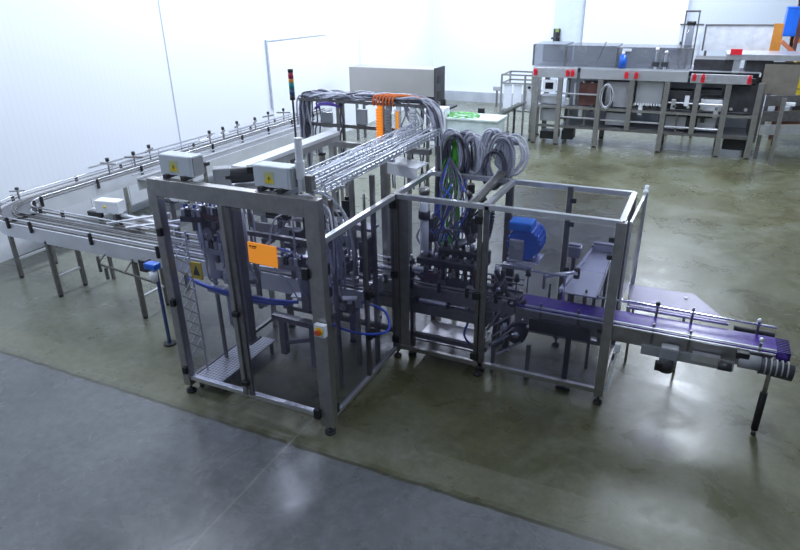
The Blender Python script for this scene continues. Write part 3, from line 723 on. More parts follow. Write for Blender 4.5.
cylinder_unit((1.85, 1.50, .70), (2.4, 1.50, .70), .025, 'long slim air cylinder along the base front', STEELL)
def valve_bank(x, y, z, n, label, mm=DARK, rz=0.):
    o = thing('valve_bank', (x, y, z), label, 'valve'); c_, s_ = math.cos(rz), math.sin(rz)
    MB().box((x, y, z), (.055*n, .09, .05), rz=rz, bev=.005).build('manifold', mm, o)
    for k in range(n):
        u = (k-(n-1)/2)*.05
        MB().box((x+u*c_, y+u*s_, z+.06), (.036, .08, .07), rz=rz, bev=.004).build('solenoid', (STEELL, BLACK, GREYP)[k % 3], o)
        MB().cyl((x+u*c_, y+u*s_, z+.09), (x+u*c_, y+u*s_, z+.13), .010).build('fitting', (TUBEB, STEELL)[k % 2], o)
    MB().box((x, y, z-.06), (.03, .03, .12)).build('bracket', STEELD, o)
valve_bank(.24, .18, 1.80, 4, 'dark valve bank high behind the left door, leftmost', DARK, .2)
valve_bank(.44, .20, 1.84, 5, 'dark valve bank high behind the left door, near the mullion', BROWN, -.15)
valve_bank(.42, .22, 1.50, 4, 'grey valve bank above the lane in the left half', GREYP)
valve_bank(1.02, .40, 1.86, 4, 'dark valve bank right of the mullion under the beam')
valve_bank(1.38, .45, 1.62, 4, 'dark valve bank near right side door of the tall cell', BLACK, .4)
valve_bank(1.08, .45, 1.36, 5, 'grey valve bank behind the orange sign', GREYP, .1)
valve_bank(1.48, 1.15, 1.12, 3, 'black valve bank above the rails by the right side door', BLACK)
for x, y, z, d, mm, lb in ((.36, .28, 1.66, (.20, .10, .22), DARK, 'dark square gearbox in the upper left of the cell'), (.20, .42, 1.32, (.14, .12, .20), GREYP, 'grey drive housing low behind the left post'),
        (.98, .70, 1.50, (.12, .10, .24), DARK, 'dark actuator housing hidden half behind the orange sign'), (1.38, .40, 1.84, (.16, .12, .14), DARK, 'dark camera like housing under the right end of the beam'),
        (.50, .32, 1.20, (.20, .10, .12), STEELL, 'bright steel clamp block over the blue pipes'), (1.30, 1.0, .78, (.22, .14, .16), DARK, 'dark drive housing below the lane, right half'),
        (.95, 1.0, .70, (.16, .14, .20), BLACK, 'black drive housing below the lane, middle'), (1.55, 1.0, 1.36, (.05, .22, .30), DARK, 'thin dark plate assembly beside the side door mullion')):
    o = thing('drive_housing', (x, y, z), lb, 'machine block')
    MB().box((x, y, z), d, bev=.01).build('body', mm, o)
    MB().cyl((x, y-d[1]/2-.03, z), (x, y-d[1]/2, z), min(d[0], d[2])*.28, seg=16).build('bearing', STEEL if mm is not STEELL else DARK, o)
    MB().cyl((x, y-d[1]/2-.05, z), (x, y-d[1]/2-.02, z), .012).build('shaft', CHROME, o)
    for q in (-.35, .35): MB().box((x+q*d[0], y, z-d[2]/2-.05), (.025, .025, .12)).build('bracket', STEELD, o)
for x, y, z, w, h, rz, lb in ((.27, .34, 1.56, .16, .14, .3, 'pale plastic plate upright behind the left door'), (1.36, .55, 1.62, .16, .34, -.2, 'tall pale plastic plate right of the orange sign'), (.44, .30, 1.30, .26, .08, 0, 'slim bright cover over the lane in the left half')):
    tag(MB().box((x, y, z), (w, .012, h), rz=rz, bev=.004).box((x, y+.02, z-h/2-.05), (.03, .02, .12)).build('cover_plate', WHITEP, None), lb, 'plate')
tag(MB().bar((.2, .95, 1.72), (.7, .45, 1.40), .02).bar((.3, 1.0, 1.2), (.75, .7, 1.55), .018).build('cross_link', STEELL, None), 'pair of crossed bright steel bars behind the left door', 'bar')
tag(MB().span((.14, .90, 1.62), (1.58, .95, 1.67)).span((.14, .92, .97), (.18, .95, 1.62)).span((1.54, .92, .97), (1.58, .95, 1.62)).build('gantry', STEEL, None), 'steel gantry frame standing over the lane in the tall cell', 'frame')
tag(MB().span((.08, .44, 1.60), (1.55, .48, 1.64)).span((.08, .44, 1.10), (.62, .48, 1.14)).span((.10, .45, .15), (.13, .48, 2.04)).span((1.50, .45, .15), (1.53, .48, 2.04)).build('tool_frame', STEELD, None), 'dark tool frame just behind both front doors', 'frame')
tag(MB().bar((.08, .42, .98), (.75, .46, .92), .09, .05).bar((.30, .44, .60), (.30, .44, .94), .05).bar((.30, .44, .60), (.52, .44, .60), .05).build('feed_bracket', GREYP, None), 'grey stepped bracket hanging below the blue pipes', 'bracket')
tag(MB().bar((.92, .30, .90), (1.45, .34, .86), .08, .05).bar((1.0, .32, .50), (1.0, .32, .88), .06).bar((1.30, .36, .40), (1.30, .36, .86), .05).bar((1.0, .32, .62), (1.30, .36, .70), .04).build('feed_bracket', STEELD, None), 'dark steel bracket frame low behind the right door', 'bracket')
# pale tanks / folded guards
o = thing('hopper', (1.15, .75, 1.2), 'pale grey chute box below the orange sign', 'chute')
m = MB(); m.poly([(1.02, .50, 1.22), (1.20, .50, 1.22), (1.17, .50, 1.44), (1.05, .50, 1.44)], (0, .16, 0)); m.build('body', WHITEP, o)
MB().span((1.0, .48, 1.44), (1.22, .68, 1.46)).build('rim', STEELL, o)
MB().span((1.07, .55, .87), (1.15, .62, 1.22)).build('support', STEEL, o)
for (x, y, z, w, d, rz, lb) in ((.95, .70, .93, .16, .10, .3, 'small white plate tilted beside the front mullion'), (1.45, .80, .95, .14, .08, .4, 'small white plate close to the near corner post'),
                            (1.15, 1.28, 1.04, .26, .12, 0, 'narrow white plate lying on rails behind the near corner post')):
    tag(MB().box((x, y, z), (w, d, .012), rz=rz).box((x, y, z-.03), (w*.3, d*.4, .05), rz=rz).build('cover_plate', WHITEP, None), lb, 'plate')
# blue air line runs low in the cell
for pts, lb in (([(-.06, .30, 1.10), (.2, .29, 1.06), (.5, .30, 1.04), (.8, .38, 1.0), (1.1, .45, 1.0)], 'thick blue air pipe across the tall cell behind left door'),
                ([(-.02, .35, 1.04), (.3, .34, 1.0), (.7, .38, .96), (1.0, .45, .96)], 'blue air pipe just below the thick one'),
                ([(.2, 1.0, 1.22), (.5, 1.02, 1.24), (.75, 1.0, 1.22)], 'short blue pipe over the lane rails'),
                ([(1.35, .6, .75), (1.6, .68, .66), (1.85, .8, .68), (1.75, .95, .8), (1.5, .95, .85)], 'looping blue air hose beside the near corner post'),
                ([(2.35, 1.6, .8), (2.42, 1.55, .6), (2.38, 1.5, .4), (2.45, 1.55, .25)], 'blue hose dropping below the filling heads')):
    tag(MB().tube(pts, .017 if 'thick' in lb else .012, 8).build('air_pipe', TUBEB, None), lb, 'pipe')
# clear hoses looping in the left cell
for k in range(26):
    x = random.uniform(.10, .60) if k % 5 else random.uniform(1.0, 1.5)
    y = random.uniform(.30, .65)
    dx = random.uniform(-.10, .18); z0 = random.uniform(1.75, 2.03)
    pts = [(x, y, z0), (x+dx*.6, y-.06, z0-.05), (x+dx, y-.10, z0-.25), (x+dx*.8, y-.08, z0-.5), (x+dx*.2, y, 1.15+random.uniform(0, .2)), (x+dx*.1, y+.12, 1.05)]
    cable(pts, random.uniform(.007, .013), HOSE if k % 3 else CABL, 'pale air hose looping down inside the %s of the tall cell' % ('left half' if k % 5 else 'right half'), 'air hoses in the %s of the tall cell' % ('left half' if k % 5 else 'right half'), name='air_hose')
for k in range(12):
    x0 = random.uniform(.85, 1.0); z = random.uniform(1.80, 1.98); y = random.uniform(.4, .9)
    pts = [(x0, y, z-.15), (x0+.12, y-.03, z), (x0+.3, y, z+.02), (x0+.5, y+.02, z-.15), (x0+.55, y+.05, z-.5), (x0+.5, y+.1, 1.1)]
    cable(pts, random.uniform(.006, .011), (CABL, CABG)[k % 2], 'grey hose arching over behind the orange sign', 'hoses arching behind the orange sign', name='air_hose')
for k in range(12):   # dark/small parts cluster at top left
    pass
# clear bag-like film guard in the left cell
m = MB(); P = [(.14, .36, 1.70), (.22, .34, 1.5), (.26, .36, 1.3), (.20, .38, 1.16)]
m.tube(P, .07, 12); tag(m.build('clear_duct', HOSE, None), 'wide translucent plastic duct hanging behind the left door', 'duct')

# -------- filling heads in the low cell: row of brown/black nozzles
fh = thing('filling_head', (2.15, 1.65, .98), 'dark manifold with a row of filling nozzles above the lane', 'filling head')
MB().span((1.80, 1.60, 1.06), (2.42, 1.74, 1.13), bev=.01).build('manifold', DARK, fh)
for k in range(8):
    x = 1.84+k*.078
    MB().cyl((x, 1.67, .90), (x, 1.67, 1.06), .022).build('nozzle', (BROWN, DARK)[k % 2], fh, True)
    MB().cyl((x, 1.67, 1.13), (x, 1.67, 1.18), .02, .012).build('fitting', (STEELL, BLACK)[k % 2], fh, True)
for x in (1.81, 2.42): MB().box((x, 1.78, .96), (.05, .05, .30)).build('bracket', DARK, fh)
fh2 = thing('filling_head', (2.2, 1.98, 1.0), 'second dark block with hose fittings behind the nozzle row', 'filling head')
MB().span((1.92, 1.90, .98), (2.46, 2.08, 1.14), bev=.02).build('block', DARK, fh2)
for k in range(5): MB().cyl((1.98+k*.1, 1.98, 1.14), (1.98+k*.1, 1.98, 1.21), .022).build('fitting', STEELL if k % 2 else BLACK, fh2, True)
for x in (1.96, 2.42): MB().box((x, 1.98, .82), (.05, .08, .32)).build('bracket', STEELD, fh2)
# brown and dark tooling blocks around the nozzles
for k, (x, y, z, d, mm, lb) in enumerate(((1.98, 1.56, .96, (.16, .05, .10), BROWN, 'brown tooling block at the front left of the nozzle row'), (2.26, 1.56, .94, (.22, .05, .08), DARK, 'long dark tooling block in front of nozzle row'),
        (1.72, 1.62, .98, (.07, .10, .22), DARK, 'dark upright tooling block behind the inner corner post'), (2.46, 1.62, 1.0, (.05, .10, .20), BROWN, 'brown upright block left of middle post'),
        (1.78, 2.02, 1.30, (.12, .12, .26), DARK, 'tall dark drive block beside the white lift column'), (2.20, 2.16, 1.36, (.22, .12, .18), DARK, 'dark hose distributor block high behind nozzles'))):
    o = thing('tooling_block', (x, y, z), lb, 'machine block')
    MB().box((x, y, z), d, bev=.008).build('body', mm, o)
    for q in (-.3, .3): MB().cyl((x+q*d[0], y, z+d[2]/2), (x+q*d[0], y, z+d[2]/2+.05), .014).build('bolt', STEELL, o)
    MB().box((x, y+.01, (z-d[2]/2+.85)/2), (.03, .03, max(.02, z-d[2]/2-.85))).build('bracket', STEELD, o)
# curved dark energy chain arms
for pts, lb in (([(2.0, 2.1, 1.05), (2.25, 2.0, 1.08), (2.42, 1.95, 1.25), (2.48, 1.95, 1.5), (2.46, 2.0, 1.72)], 'thick black cable chain curving up behind the filling heads'),
                ([(2.18, 2.1, 1.25), (2.22, 2.0, 1.45), (2.30, 1.95, 1.62), (2.42, 1.9, 1.75)], 'black cable chain leaning toward the top rail')):
    P = smooth(pts, 8); o = thing('cable_chain', P[0], lb, 'cable chain'); m = MB()
    for a, b in zip(P, P[1:]): m.bar(a, a+(b-a)*.8, .05, .04, bev=.004)
    m.build('links', DARK, o); m = MB(); m.tube([p+V((0, 0, .004)) for p in P], .012); m.build('hose', CABD, o)
for k in range(14):
    x = random.uniform(1.85, 2.45); z = random.uniform(1.2, 1.7)
    pts = [(x, 1.98, 1.18), (x+random.uniform(-.1, .1), 1.95, 1.35), (x+random.uniform(-.2, .2), 1.95, z), (2.0+random.uniform(-.2, .1), 2.2, 1.75), (1.85, 2.4, 2.0)]
    cable(pts, random.uniform(.006, .011), (CABD, TUBEB, CABG, CABD)[k % 4], '%s hose feeding the block behind the nozzle row' % ('black', 'blue', 'grey', 'black')[k % 4], '%s hoses feeding the filling block' % ('black', 'blue', 'grey', 'black')[k % 4], name='air_hose')
# lamp head / black camera on top rail
o = thing('camera_bracket', (2.36, 1.9, 1.845), 'black camera on bracket standing on the top rail', 'camera')
MB().box((2.36, 1.62, 1.92), (.07, .09, .09), rz=.5, bev=.012).build('body', BLACK, o); MB().cyl((2.36, 1.55, 1.90), (2.40, 1.5, 1.88), .025).build('lens', DARK, o, True)
MB().bar((2.36, 1.62, 1.60), (2.36, 1.62, 1.9), .025).build('bracket', BLACK, o)
MB().bar((2.36, 1.62, 1.62), (2.56, 1.62, 1.80), .02).build('arm', BLACK, o)
# slanted beam below the top rail
o = thing('slanted_guide', (2.45, 1.9, 1.7), 'slanted steel channel beside the cross rail of the low cell', 'guide')
MB().bar((2.42, 1.50, 1.79), (2.46, 2.36, 1.90), .07, .03).build('channel', STEELD, o); MB().bar((2.38, 1.50, 1.815), (2.42, 2.36, 1.925), .012).build('edge', STEELL, o)

# -------- blue motor
bm_ = thing('electric_motor', (2.85, 1.95, 1.15), 'bright blue finned electric motor in the low cell', 'motor')
m = MB().cyl((2.86, 1.78, 1.36), (2.86, 2.02, 1.36), .155, seg=24)
for k in range(20):
    a = 2*PI*k/20; m.bar((2.86+.163*math.cos(a), 1.79, 1.36+.163*math.sin(a)), (2.86+.163*math.cos(a), 2.01, 1.36+.163*math.sin(a)), .012, .018)
m.build('motor_body', BLUE, bm_)
MB().cyl((2.86, 2.02, 1.36), (2.86, 2.12, 1.36), .17, .15, seg=24).build('fan_cowl', BLUE, bm_, True)
MB().box((2.82, 1.87, 1.54), (.23, .20, .09), bev=.02).build('terminal_box', mat('terminal_blue', (.015, .22, .85), .35), bm_)
MB().box((2.80, 1.765, 1.31), (.14, .05, .20), bev=.008).build('gearbox_face', GREYP, bm_)
MB().box((2.82, 1.737, 1.34), (.07, .004, .035)).build('nameplate', STEELL, bm_)
MB().span((2.70, 1.80, 1.16), (3.02, 2.05, 1.185)).build('mount_plate', STEELL, bm_)
MB().span((2.68, 1.70, 1.13), (2.98, 1.78, 1.16)).build('rail', STEELL, bm_)
# horizontal shelf/rails behind belt, ring bracket and rods
tag(MB().cyl((2.62, 1.72, 1.13), (3.32, 1.72, 1.13), .013).cyl((2.62, 1.72, .86), (2.62, 1.72, 1.13), .013).cyl((3.30, 1.72, .86), (3.30, 1.72, 1.13), .013).build('cross_rod', CHROME, None), 'thin chrome rod bridging above the purple belt', 'rod')
o = thing('swing_bracket', (3.22, 1.75, .97), 'bent chrome bracket with black end near the reject chute', 'bracket')
MB().tube([(3.10, 1.75, 1.08), (3.25, 1.75, 1.13), (3.36, 1.80, 1.14), (3.38, 1.88, 1.10)], .018).build('arm', STEELL, o)
MB().cyl((3.38, 1.90, 1.05), (3.38, 1.90, 1.15), .03).build('knob', BLACK, o, True); MB().cyl((3.10, 1.75, .95), (3.10, 1.75, 1.1), .014).build('stem', STEEL, o)
for x, y, z, lb in ((2.86, 1.62, 1.06, 'black sensor knob in front of the blue motor'), (2.96, 1.66, 1.12, 'black clamp knob right of blue motor bracket'), (2.66, 1.62, 1.12, 'white cup on the roller frame beside middle post'),
                    (2.80, 1.5, .58, 'white cup hanging on lower roller frame')):
    mm = WHITEP if 'white' in lb else BLACK; o = thing('clamp_knob' if mm is BLACK else 'cup', (x, y, z), lb, 'knob' if mm is BLACK else 'cup')
    MB().cyl((x, y, z-.02), (x, y, z+.05), .03, .018, seg=16).build('head', mm, o, True); MB().cyl((x, y, z-.2), (x, y, z), .008).build('stem', STEEL, o)

# -------- roller / film frame at the middle post
rf = thing('roller_frame', (2.8, 1.35, 0), 'slanted dark roller frame with wheels by the middle post', 'roller frame')
for (a, b) in (((2.66, 1.57, 1.14), (2.95, 1.57, .62)), ((2.74, 1.56, 1.16), (2.68, 1.56, .40)), ((2.70, 1.56, .30), (3.08, 1.56, .72)), ((2.64, 1.56, .55), (2.98, 1.56, .88))):
    MB().bar(a, b, .045, .03, bev=.004).build('arm', DARK, rf)
for (x, z, r) in ((2.92, .52, .10), (2.76, .66, .06), (2.72, .98, .065), (2.86, .86, .045), (2.98, .70, .05)):
    w = MB().cyl((x, 1.49, z), (x, 1.60, z), r, seg=26).build('wheel', DARK, rf, True)
    MB().cyl((x, 1.475, z), (x, 1.62, z), r*.35, seg=14).build('hub', CHROME, w, True)
for z in (.36, .46, .58): MB().cyl((2.68, 1.47, z), (2.86, 1.47, z+.16), .011).build('rod', CHROME, rf)
for q in (2.68, 3.04): MB().box((q, 1.57, .2), (.04, .04, .4)).build('leg', STEELD, rf)
for k, (a_, b_) in enumerate((((2.62, 1.50, .50), (2.80, 1.50, .86)), ((2.66, 1.49, .34), (2.90, 1.49, .60)), ((2.62, 1.50, .82), (2.78, 1.50, 1.10)), ((2.74, 1.49, .26), (2.98, 1.49, .46)))):
    MB().cyl(a_, b_, .014).build('rod', CHROME, rf)
servo((2.60, 1.60, .62), (0, 1, 0), 'dark servo motor behind the slanted roller frame')

# ---------------------------------------------------------------- purple belt conveyor (outfeed)
pc = thing('belt_conveyor', (4.1, 1.5, 0), 'outfeed conveyor with purple belt running out of the low cell to the right', 'conveyor')
y0, y1 = 1.42, 1.70
MB().span((2.92, y0, .895), (5.16, y1, .91)).build('belt', PURPLE, pc)
MB().cyl((5.16, y0, .865), (5.16, y1, .865), .045, seg=20).build('end_roller', PURPLE, pc, True)
m = MB()
for k in range(9): m.box((5.17, y0+.018+k*.030, .872), (.10, .010, .09))
m.build('belt_teeth', mat('belt_teeth', (.05, .03, .2), .35), pc)
MB().span((2.9, y0-.02, .74), (5.08, y0-.005, .90)).build('side_plate', STEEL, pc)
MB().span((2.9, y1+.005, .74), (5.08, y1+.02, .90)).build('side_plate', STEEL, pc)
MB().span((3.0, y0+.01, .76), (5.0, y1-.01, .78)).build('underpan', STEELD, pc)
for y, z in ((y0-.055, .955), (y0-.055, .915), (y1+.03, .995)): MB().cyl((3.0 if y < 1.5 else 3.3, y, z), (5.10, y, z), .010).build('guide_rail', STEELL, pc)
MB().cyl((3.85, y1+.03, 1.01), (5.12, y1+.03, .99), .012).build('guide_rail', CHROME, pc)
for x in (3.15, 3.5, 4.15, 4.45, 4.98):
    MB().cyl((x, y0-.05, .80), (x, y0-.05, 1.0), .011).build('rail_post', STEELD, pc); MB().cyl((x, y1+.03, .82), (x, y1+.03, 1.05), .011).build('rail_post', STEELD, pc)
for x, yy in ((4.15, y1+.03), (4.98, y1+.03), (4.98, y0-.05)): MB().sph((x, yy, 1.03), .022).build('knob', BLACK if x < 4.5 else STEELL, pc, True)
MB().cyl((4.80, y1+.06, .90), (5.12, y1+.06, .90), .030, seg=16).build('side_drive', DARK, pc)
MB().box((4.45, y0-.03, .72), (.75, .03, .09)).build('side_plate', SHEET, pc)
l = MB().cyl((5.10, 1.50, .42), (5.10, 1.50, .80), .019, seg=14).build('leg', STEEL, pc, True)
MB().cyl((5.10, 1.51, .05), (5.10, 1.51, .44), .030, seg=14).build('leg_sleeve', BLACK, l, True)
MB().cyl((5.10, 1.51, 0), (5.10, 1.51, .05), .02, seg=14).build('foot', STEELD, l, True)
MB().cyl((5.02, 1.50, .62), (5.02, 1.50, .80), .012).build('leg_brace', STEEL, l)
MB().box((3.42, 1.56, .40), (.05, .05, .70)).build('leg', DARK, pc); MB().box((3.42, 1.56, .03), (.14, .14, .03)).build('foot', DARK, pc)
for x in (3.12, 3.70): MB().box((x, 1.56, .70), (.04, .25, .10)).build('cross_member', STEELD, pc)
MB().span((3.05, 1.36, .70), (3.62, 1.40, .82)).build('support_plate', DARK, pc)

dm = thing('drive_motor', (4.98, 1.33, .74), 'dark ribbed drive motor under the end of the purple conveyor', 'motor')
m = MB().cyl((4.84, 1.33, .80), (5.0, 1.33, .80), .062, seg=20); m.build('gearbox', GREYP, dm, True)
m = MB().cyl((5.0, 1.33, .79), (5.24, 1.33, .77), .068, seg=20)
m.build('motor_body', DARK, dm, True)
for k in range(5): MB().cyl((5.03+k*.04, 1.33, .79), (5.04+k*.04, 1.33, .79), .073, seg=20).build('fin', GREYP, dm)
MB().box((4.86, 1.33, .86), (.10, .09, .06), bev=.01).build('terminal_box', BLACK, dm)
MB().cyl((4.70, 1.31, .72), (4.80, 1.31, .72), .035).build('coupling', DARK, dm, True)
MB().box((4.60, 1.38, .73), (.22, .06, .07)).build('mount_plate', STEELL, dm)
dm2 = thing('small_motor', (4.30, 1.35, .56), 'small dark motor hanging under the middle of the purple conveyor', 'motor')
MB().box((4.31, 1.36, .72), (.15, .10, .14), bev=.02).build('gearbox', GREYP, dm2)
MB().cyl((4.30, 1.33, .56), (4.30, 1.33, .68), .062, seg=18).build('motor_body', DARK, dm2, True)
MB().box((4.24, 1.30, .61), (.06, .06, .08), bev=.01).build('terminal_box', BLACK, dm2)

for ch_ in pc.children:
    if not ch_.name.startswith(('leg', 'foot')): ch_.location = (0, .085, -.07)
dm.location.y += .06; dm.location.z -= .03; dm2.location.y += .06; dm2.location.z -= .03
# reject table
rt = thing('reject_table', (3.45, 2.3, 0), 'flat grey sheet metal reject table running back from the purple belt', 'table')
MB().poly([(3.28, 1.75, .935), (3.60, 1.75, .935), (3.58, 3.05, .945), (3.40, 3.05, .945)], (0, 0, .012)).build('top', SHEET, rt)
MB().bar((3.26, 1.72, .965), (3.39, 3.06, .975), .02, .05).build('edge_rail', STEELL, rt)
MB().bar((3.62, 1.72, .965), (3.60, 3.06, .975), .015, .04).build('edge_rail', STEEL, rt)
for x in (3.35, 3.56):
    for y in (2.0, 2.9): MB().box((x, y, .47), (.03, .03, .93)).build('leg', STEELD, rt)
for c, d, lb in (((3.18, 2.92, .86), (.15, .12, .13), 'small grey box left of the reject table end'), ((3.48, 2.96, .96), (.24, .10, .07), 'grey lidded box on the far end of the reject table')):
    o = thing('small_box', (c[0], c[1], c[2]), lb, 'box'); MB().box((c[0], c[1], c[2]+d[2]/2), d, bev=.01).build('housing', SHEET, o)
    MB().box((c[0], c[1], c[2]+d[2]+.012), (d[0]*.9, d[1]*.6, .02)).build('lid', GREYP, o)
    if c[0] < 3.3: MB().box((c[0], c[1], c[2]/2), (.04, .04, c[2])).build('stand', STEELD, o)
# sheet beside the outfeed
ls = thing('lilac_side_table', (4.3, 2.1, 0), 'flat lilac tinted sheet lying behind the outfeed belt', 'table')
MB().poly([(3.90, 1.84, .875), (4.75, 1.84, .875), (4.45, 2.34, .875), (3.84, 2.34, .875)], (0, 0, .01)).build('sheet', LILAC, ls)
MB().bar((3.88, 1.84, .862), (4.75, 1.84, .862), .02).build('support', STEELL, ls)
for x, y in ((3.92, 2.30), (4.40, 2.30)): MB().box((x, y, .43), (.025, .025, .86)).build('leg', STEEL, ls)
MB().cyl((4.38, 2.2, .885), (4.38, 2.2, .895), .018).build('knob', WHITEP, ls)

# ---------------------------------------------------------------- stainless tunnel at the far left
mh = thing('stainless_tunnel', (-3.0, 11.3, 0), 'long stainless tunnel housing standing behind the cable bridge', 'machine')
MB().span((-4.24, 11.0, 1.26), (-1.82, 11.6, 1.92), bev=.01).build('housing', mat('tunnel_steel', (.42, .41, .40), .4, .5, .05, 2), mh)
MB().span((-1.84, 10.98, .98), (-1.80, 11.62, 1.95)).build('end_frame', DARK, mh)
MB().span((-4.24, 11.04, 1.16), (-1.82, 11.56, 1.26)).build('base_rail', BLACK, mh)
MB().box((-1.795, 11.25, 1.66), (.01, .22, .18)).build('slot', BLACK, mh); MB().box((-1.795, 11.25, 1.30), (.01, .22, .16)).build('slot', BLACK, mh)
MB().span((-1.84, 10.95, .96), (-1.45, 11.62, 1.01)).build('flange', BLACK, mh)
for x in (-4.1, -1.75):
    for y in (11.1, 11.5): MB().box((x, y, .5), (.06, .06, 1.3)).build('leg', STEELD, mh)
wc = thing('white_cabinet', (-1.7, 11, 0), 'small white cabinet under the end of the stainless tunnel', 'cabinet')
MB().span((-1.98, 10.7, .10), (-1.42, 11.0, 1.06), bev=.01).build('body', WHITEP, wc)
MB().span((-1.95, 10.68, .14), (-1.45, 10.70, 1.0)).build('door', mat('cabinet_door', (.85, .88, .92), .4), wc)
for x in (-1.93, -1.47): MB().cyl((x, 10.85, 0), (x, 10.85, .1), .02).build('foot', DARK, wc)
# green garden-hose style coil near it
m = MB(); pts = []
for i in range(60):
    a = i/16*2*PI; pts.append((-1.1+.42*math.cos(a)*random.uniform(.9, 1.05), 11.05+.25*math.sin(a), .86+.03*math.sin(i*.9)))
m.tube(pts, .014, 6, 2)
tag(m.build('green_hose_coil', mat('soft_green', (.22, .55, .2), .5), None), 'loose green hose coil lying on the pale bench', 'hose')
bn = thing('pale_bench', (-.9, 11.2, 0), 'low pale bench cabinet under the green hose behind the cable coils', 'bench')
PT = mat('pale_top', (.60, .70, .70), .4)
MB().span((-1.5, 10.75, .78), (-.1, 11.6, .83), bev=.01).build('top', PT, bn)
MB().span((-1.44, 10.8, .15), (-.16, 11.55, .78)).build('body', PT, bn)
for x in (-1.40, -.20):
    for y in (10.85, 11.5): MB().box((x, y, .075), (.05, .05, .15)).build('leg', STEEL, bn)

# ---------------------------------------------------------------- back machine line
bk = thing('inspection_line', (3.0, 13.2, 0), 'long stainless line of bays with glazed hood by the back wall', 'machine')
YF, YB = 12.5, 13.7
hx0, hx1 = .25, 5.35
for i, x in enumerate((.36, .95, 1.92, 2.65, 3.43, 4.1, 4.72, 5.36)):
    for y in (YF, YB):
        z0 = .02 if i not in (3, 5) else .5
        MB().box((x, y, (z0+1.70)/2), (.12, .10, 1.70-z0), bev=.006).build('post', STEEL if y == YF else STEELD, bk)
        if z0 < .1: MB().cyl((x, y, 0), (x, y, .04), .06).build('foot', DARK, bk)
MB().span((.25, YF-.06, 1.66), (1.35, YF, 1.90), bev=.01).build('header', STEELL, bk)
MB().span((1.42, YF-.06, 1.66), (3.85, YF, 1.90), bev=.01).build('header', SHEET, bk)
MB().span((3.90, YF-.08, 1.66), (5.15, YF, 1.86), bev=.01).build('header', STEELL, bk)
MB().span((.25, YB, 1.66), (5.35, YB+.05, 1.90)).build('header', STEELD, bk)
for z, mm in ((.44, STEELD), (.92, STEEL)):
    MB().span((.3, YF-.03, z), (5.35, YF+.03, z+.06)).build('rail', mm, bk); MB().span((.3, YB-.03, z), (5.35, YB+.03, z+.06)).build('rail', mm, bk)
MB().span((.3, YF+.04, .94), (5.3, YB-.04, .97)).build('deck', SHEET, bk)
MB().span((1.0, YF+.04, .46), (5.3, YB-.04, .48)).build('lower_shelf', SHEET, bk)
MB().span((.25, YF-.02, 1.90), (5.3, YB+.02, 1.92)).build('top_plate', SHEET, bk)
# glazed hood
for x0, x1, z1, mm in ((.20, .98, 2.42, ACRYL2), (1.0, 2.2, 2.40, ACRYL2), (2.22, 3.85, 2.38, ACRYL2)):
    MB().span((x0, YF+.10, 1.92), (x1, YF+.11, z1)).build('hood_pane', mm, bk)
    MB().span((x0, YB-.1, 1.92), (x1, YB-.09, z1)).build('hood_pane', mm, bk)
    MB().span((x0, YF+.10, z1), (x1, YB-.09, z1+.012)).build('hood_pane', mm, bk)
    MB().span((x0-.02, YF+.09, 1.92), (x0+.02, YF+.13, z1)).build('hood_post', STEELD, bk)
MB().bar((1.72, 12.7, 1.95), (1.92, 12.7, 2.50), .14, .02).build('slanted_plate', SHEET, bk)
# right hand dark bay and bright lid
MB().span((3.92, YF+.1, 1.90), (4.72, YB-.2, 2.16)).build('dark_bay', DARK, bk)
MB().span((4.98, YF+.1, 1.90), (5.5, YB-.2, 2.16)).build('dark_bay', DARK, bk)
MB().span((4.72, YF+.05, 1.88), (4.86, YB-.2, 2.2)).build('bay_post', STEELL, bk)
MB().span((4.55, YF+.0, 2.17), (6.15, YB-.2, 2.30), bev=.01).build('lid', STEELL, bk)
MB().span((4.62, YF-.04, 2.28), (4.85, YF, 2.40)).build('red_tag', RED, bk)
# outfeed cabinet on the right
MB().span((5.35, YF+.02, 1.45), (6.05, YF+.6, 2.10)).build('outfeed_panel', mat('olive_panel', (.22, .20, .17), .5, .3), bk)
MB().span((5.5, YF, .02), (5.58, YF+.06, 1.5)).build('post', STEELD, bk)
MB().span((5.78, YF-.4, .0), (5.86, YF-.33, 1.45)).build('post', STEEL, bk)
for z in (1.35, 1.02, .72): MB().bar((5.5, YF-.2, z), (6.9, YF+.2, z+.04), .05, .22).build('shelf_rail', STEELD if z > 1 else STEELL, bk)
MB().box((5.95, YF-.3, 1.32), (.2, .1, .07), bev=.01).build('handle', WHITEP, bk)
MB().span((1.0, YB-.06, .5), (5.3, YB-.04, 1.66)).build('rear_panel', SHEET, bk)
for x0, x1 in ((.45, .88), (2.1, 2.6), (3.5, 4.6)): MB().span((x0, YF+.2, .55), (x1, YF+.7, .85), bev=.01).build('lower_housing', SHEET, bk)
for x0, x1, z in ((1.0, 1.9, 1.28), (1.0, 1.9, .70), (3.5, 4.7, 1.18), (3.5, 4.7, .62), (2.0, 3.4, .68)): MB().cyl((x0, YF+.05, z), (x1, YF+.05, z), .022).build('shaft', STEELL, bk)
for x in (1.15, 1.5, 1.75, 3.62, 3.9, 4.3, 4.55, 2.2, 2.9, 3.2): MB().box((x, YF+.06, .80+.5*random.random()), (.10, .08, .16+.1*random.random()), bev=.01).build('motor_housing', random.choice((DARK, WHITEP, STEELL, BLACK)), bk)
for x in (1.1, 1.3, 1.5, 1.7): MB().cyl((x, YF+.15, 1.0), (x, YF+.15, 1.5+.1*random.random()), .03).build('spindle', STEELL, bk)
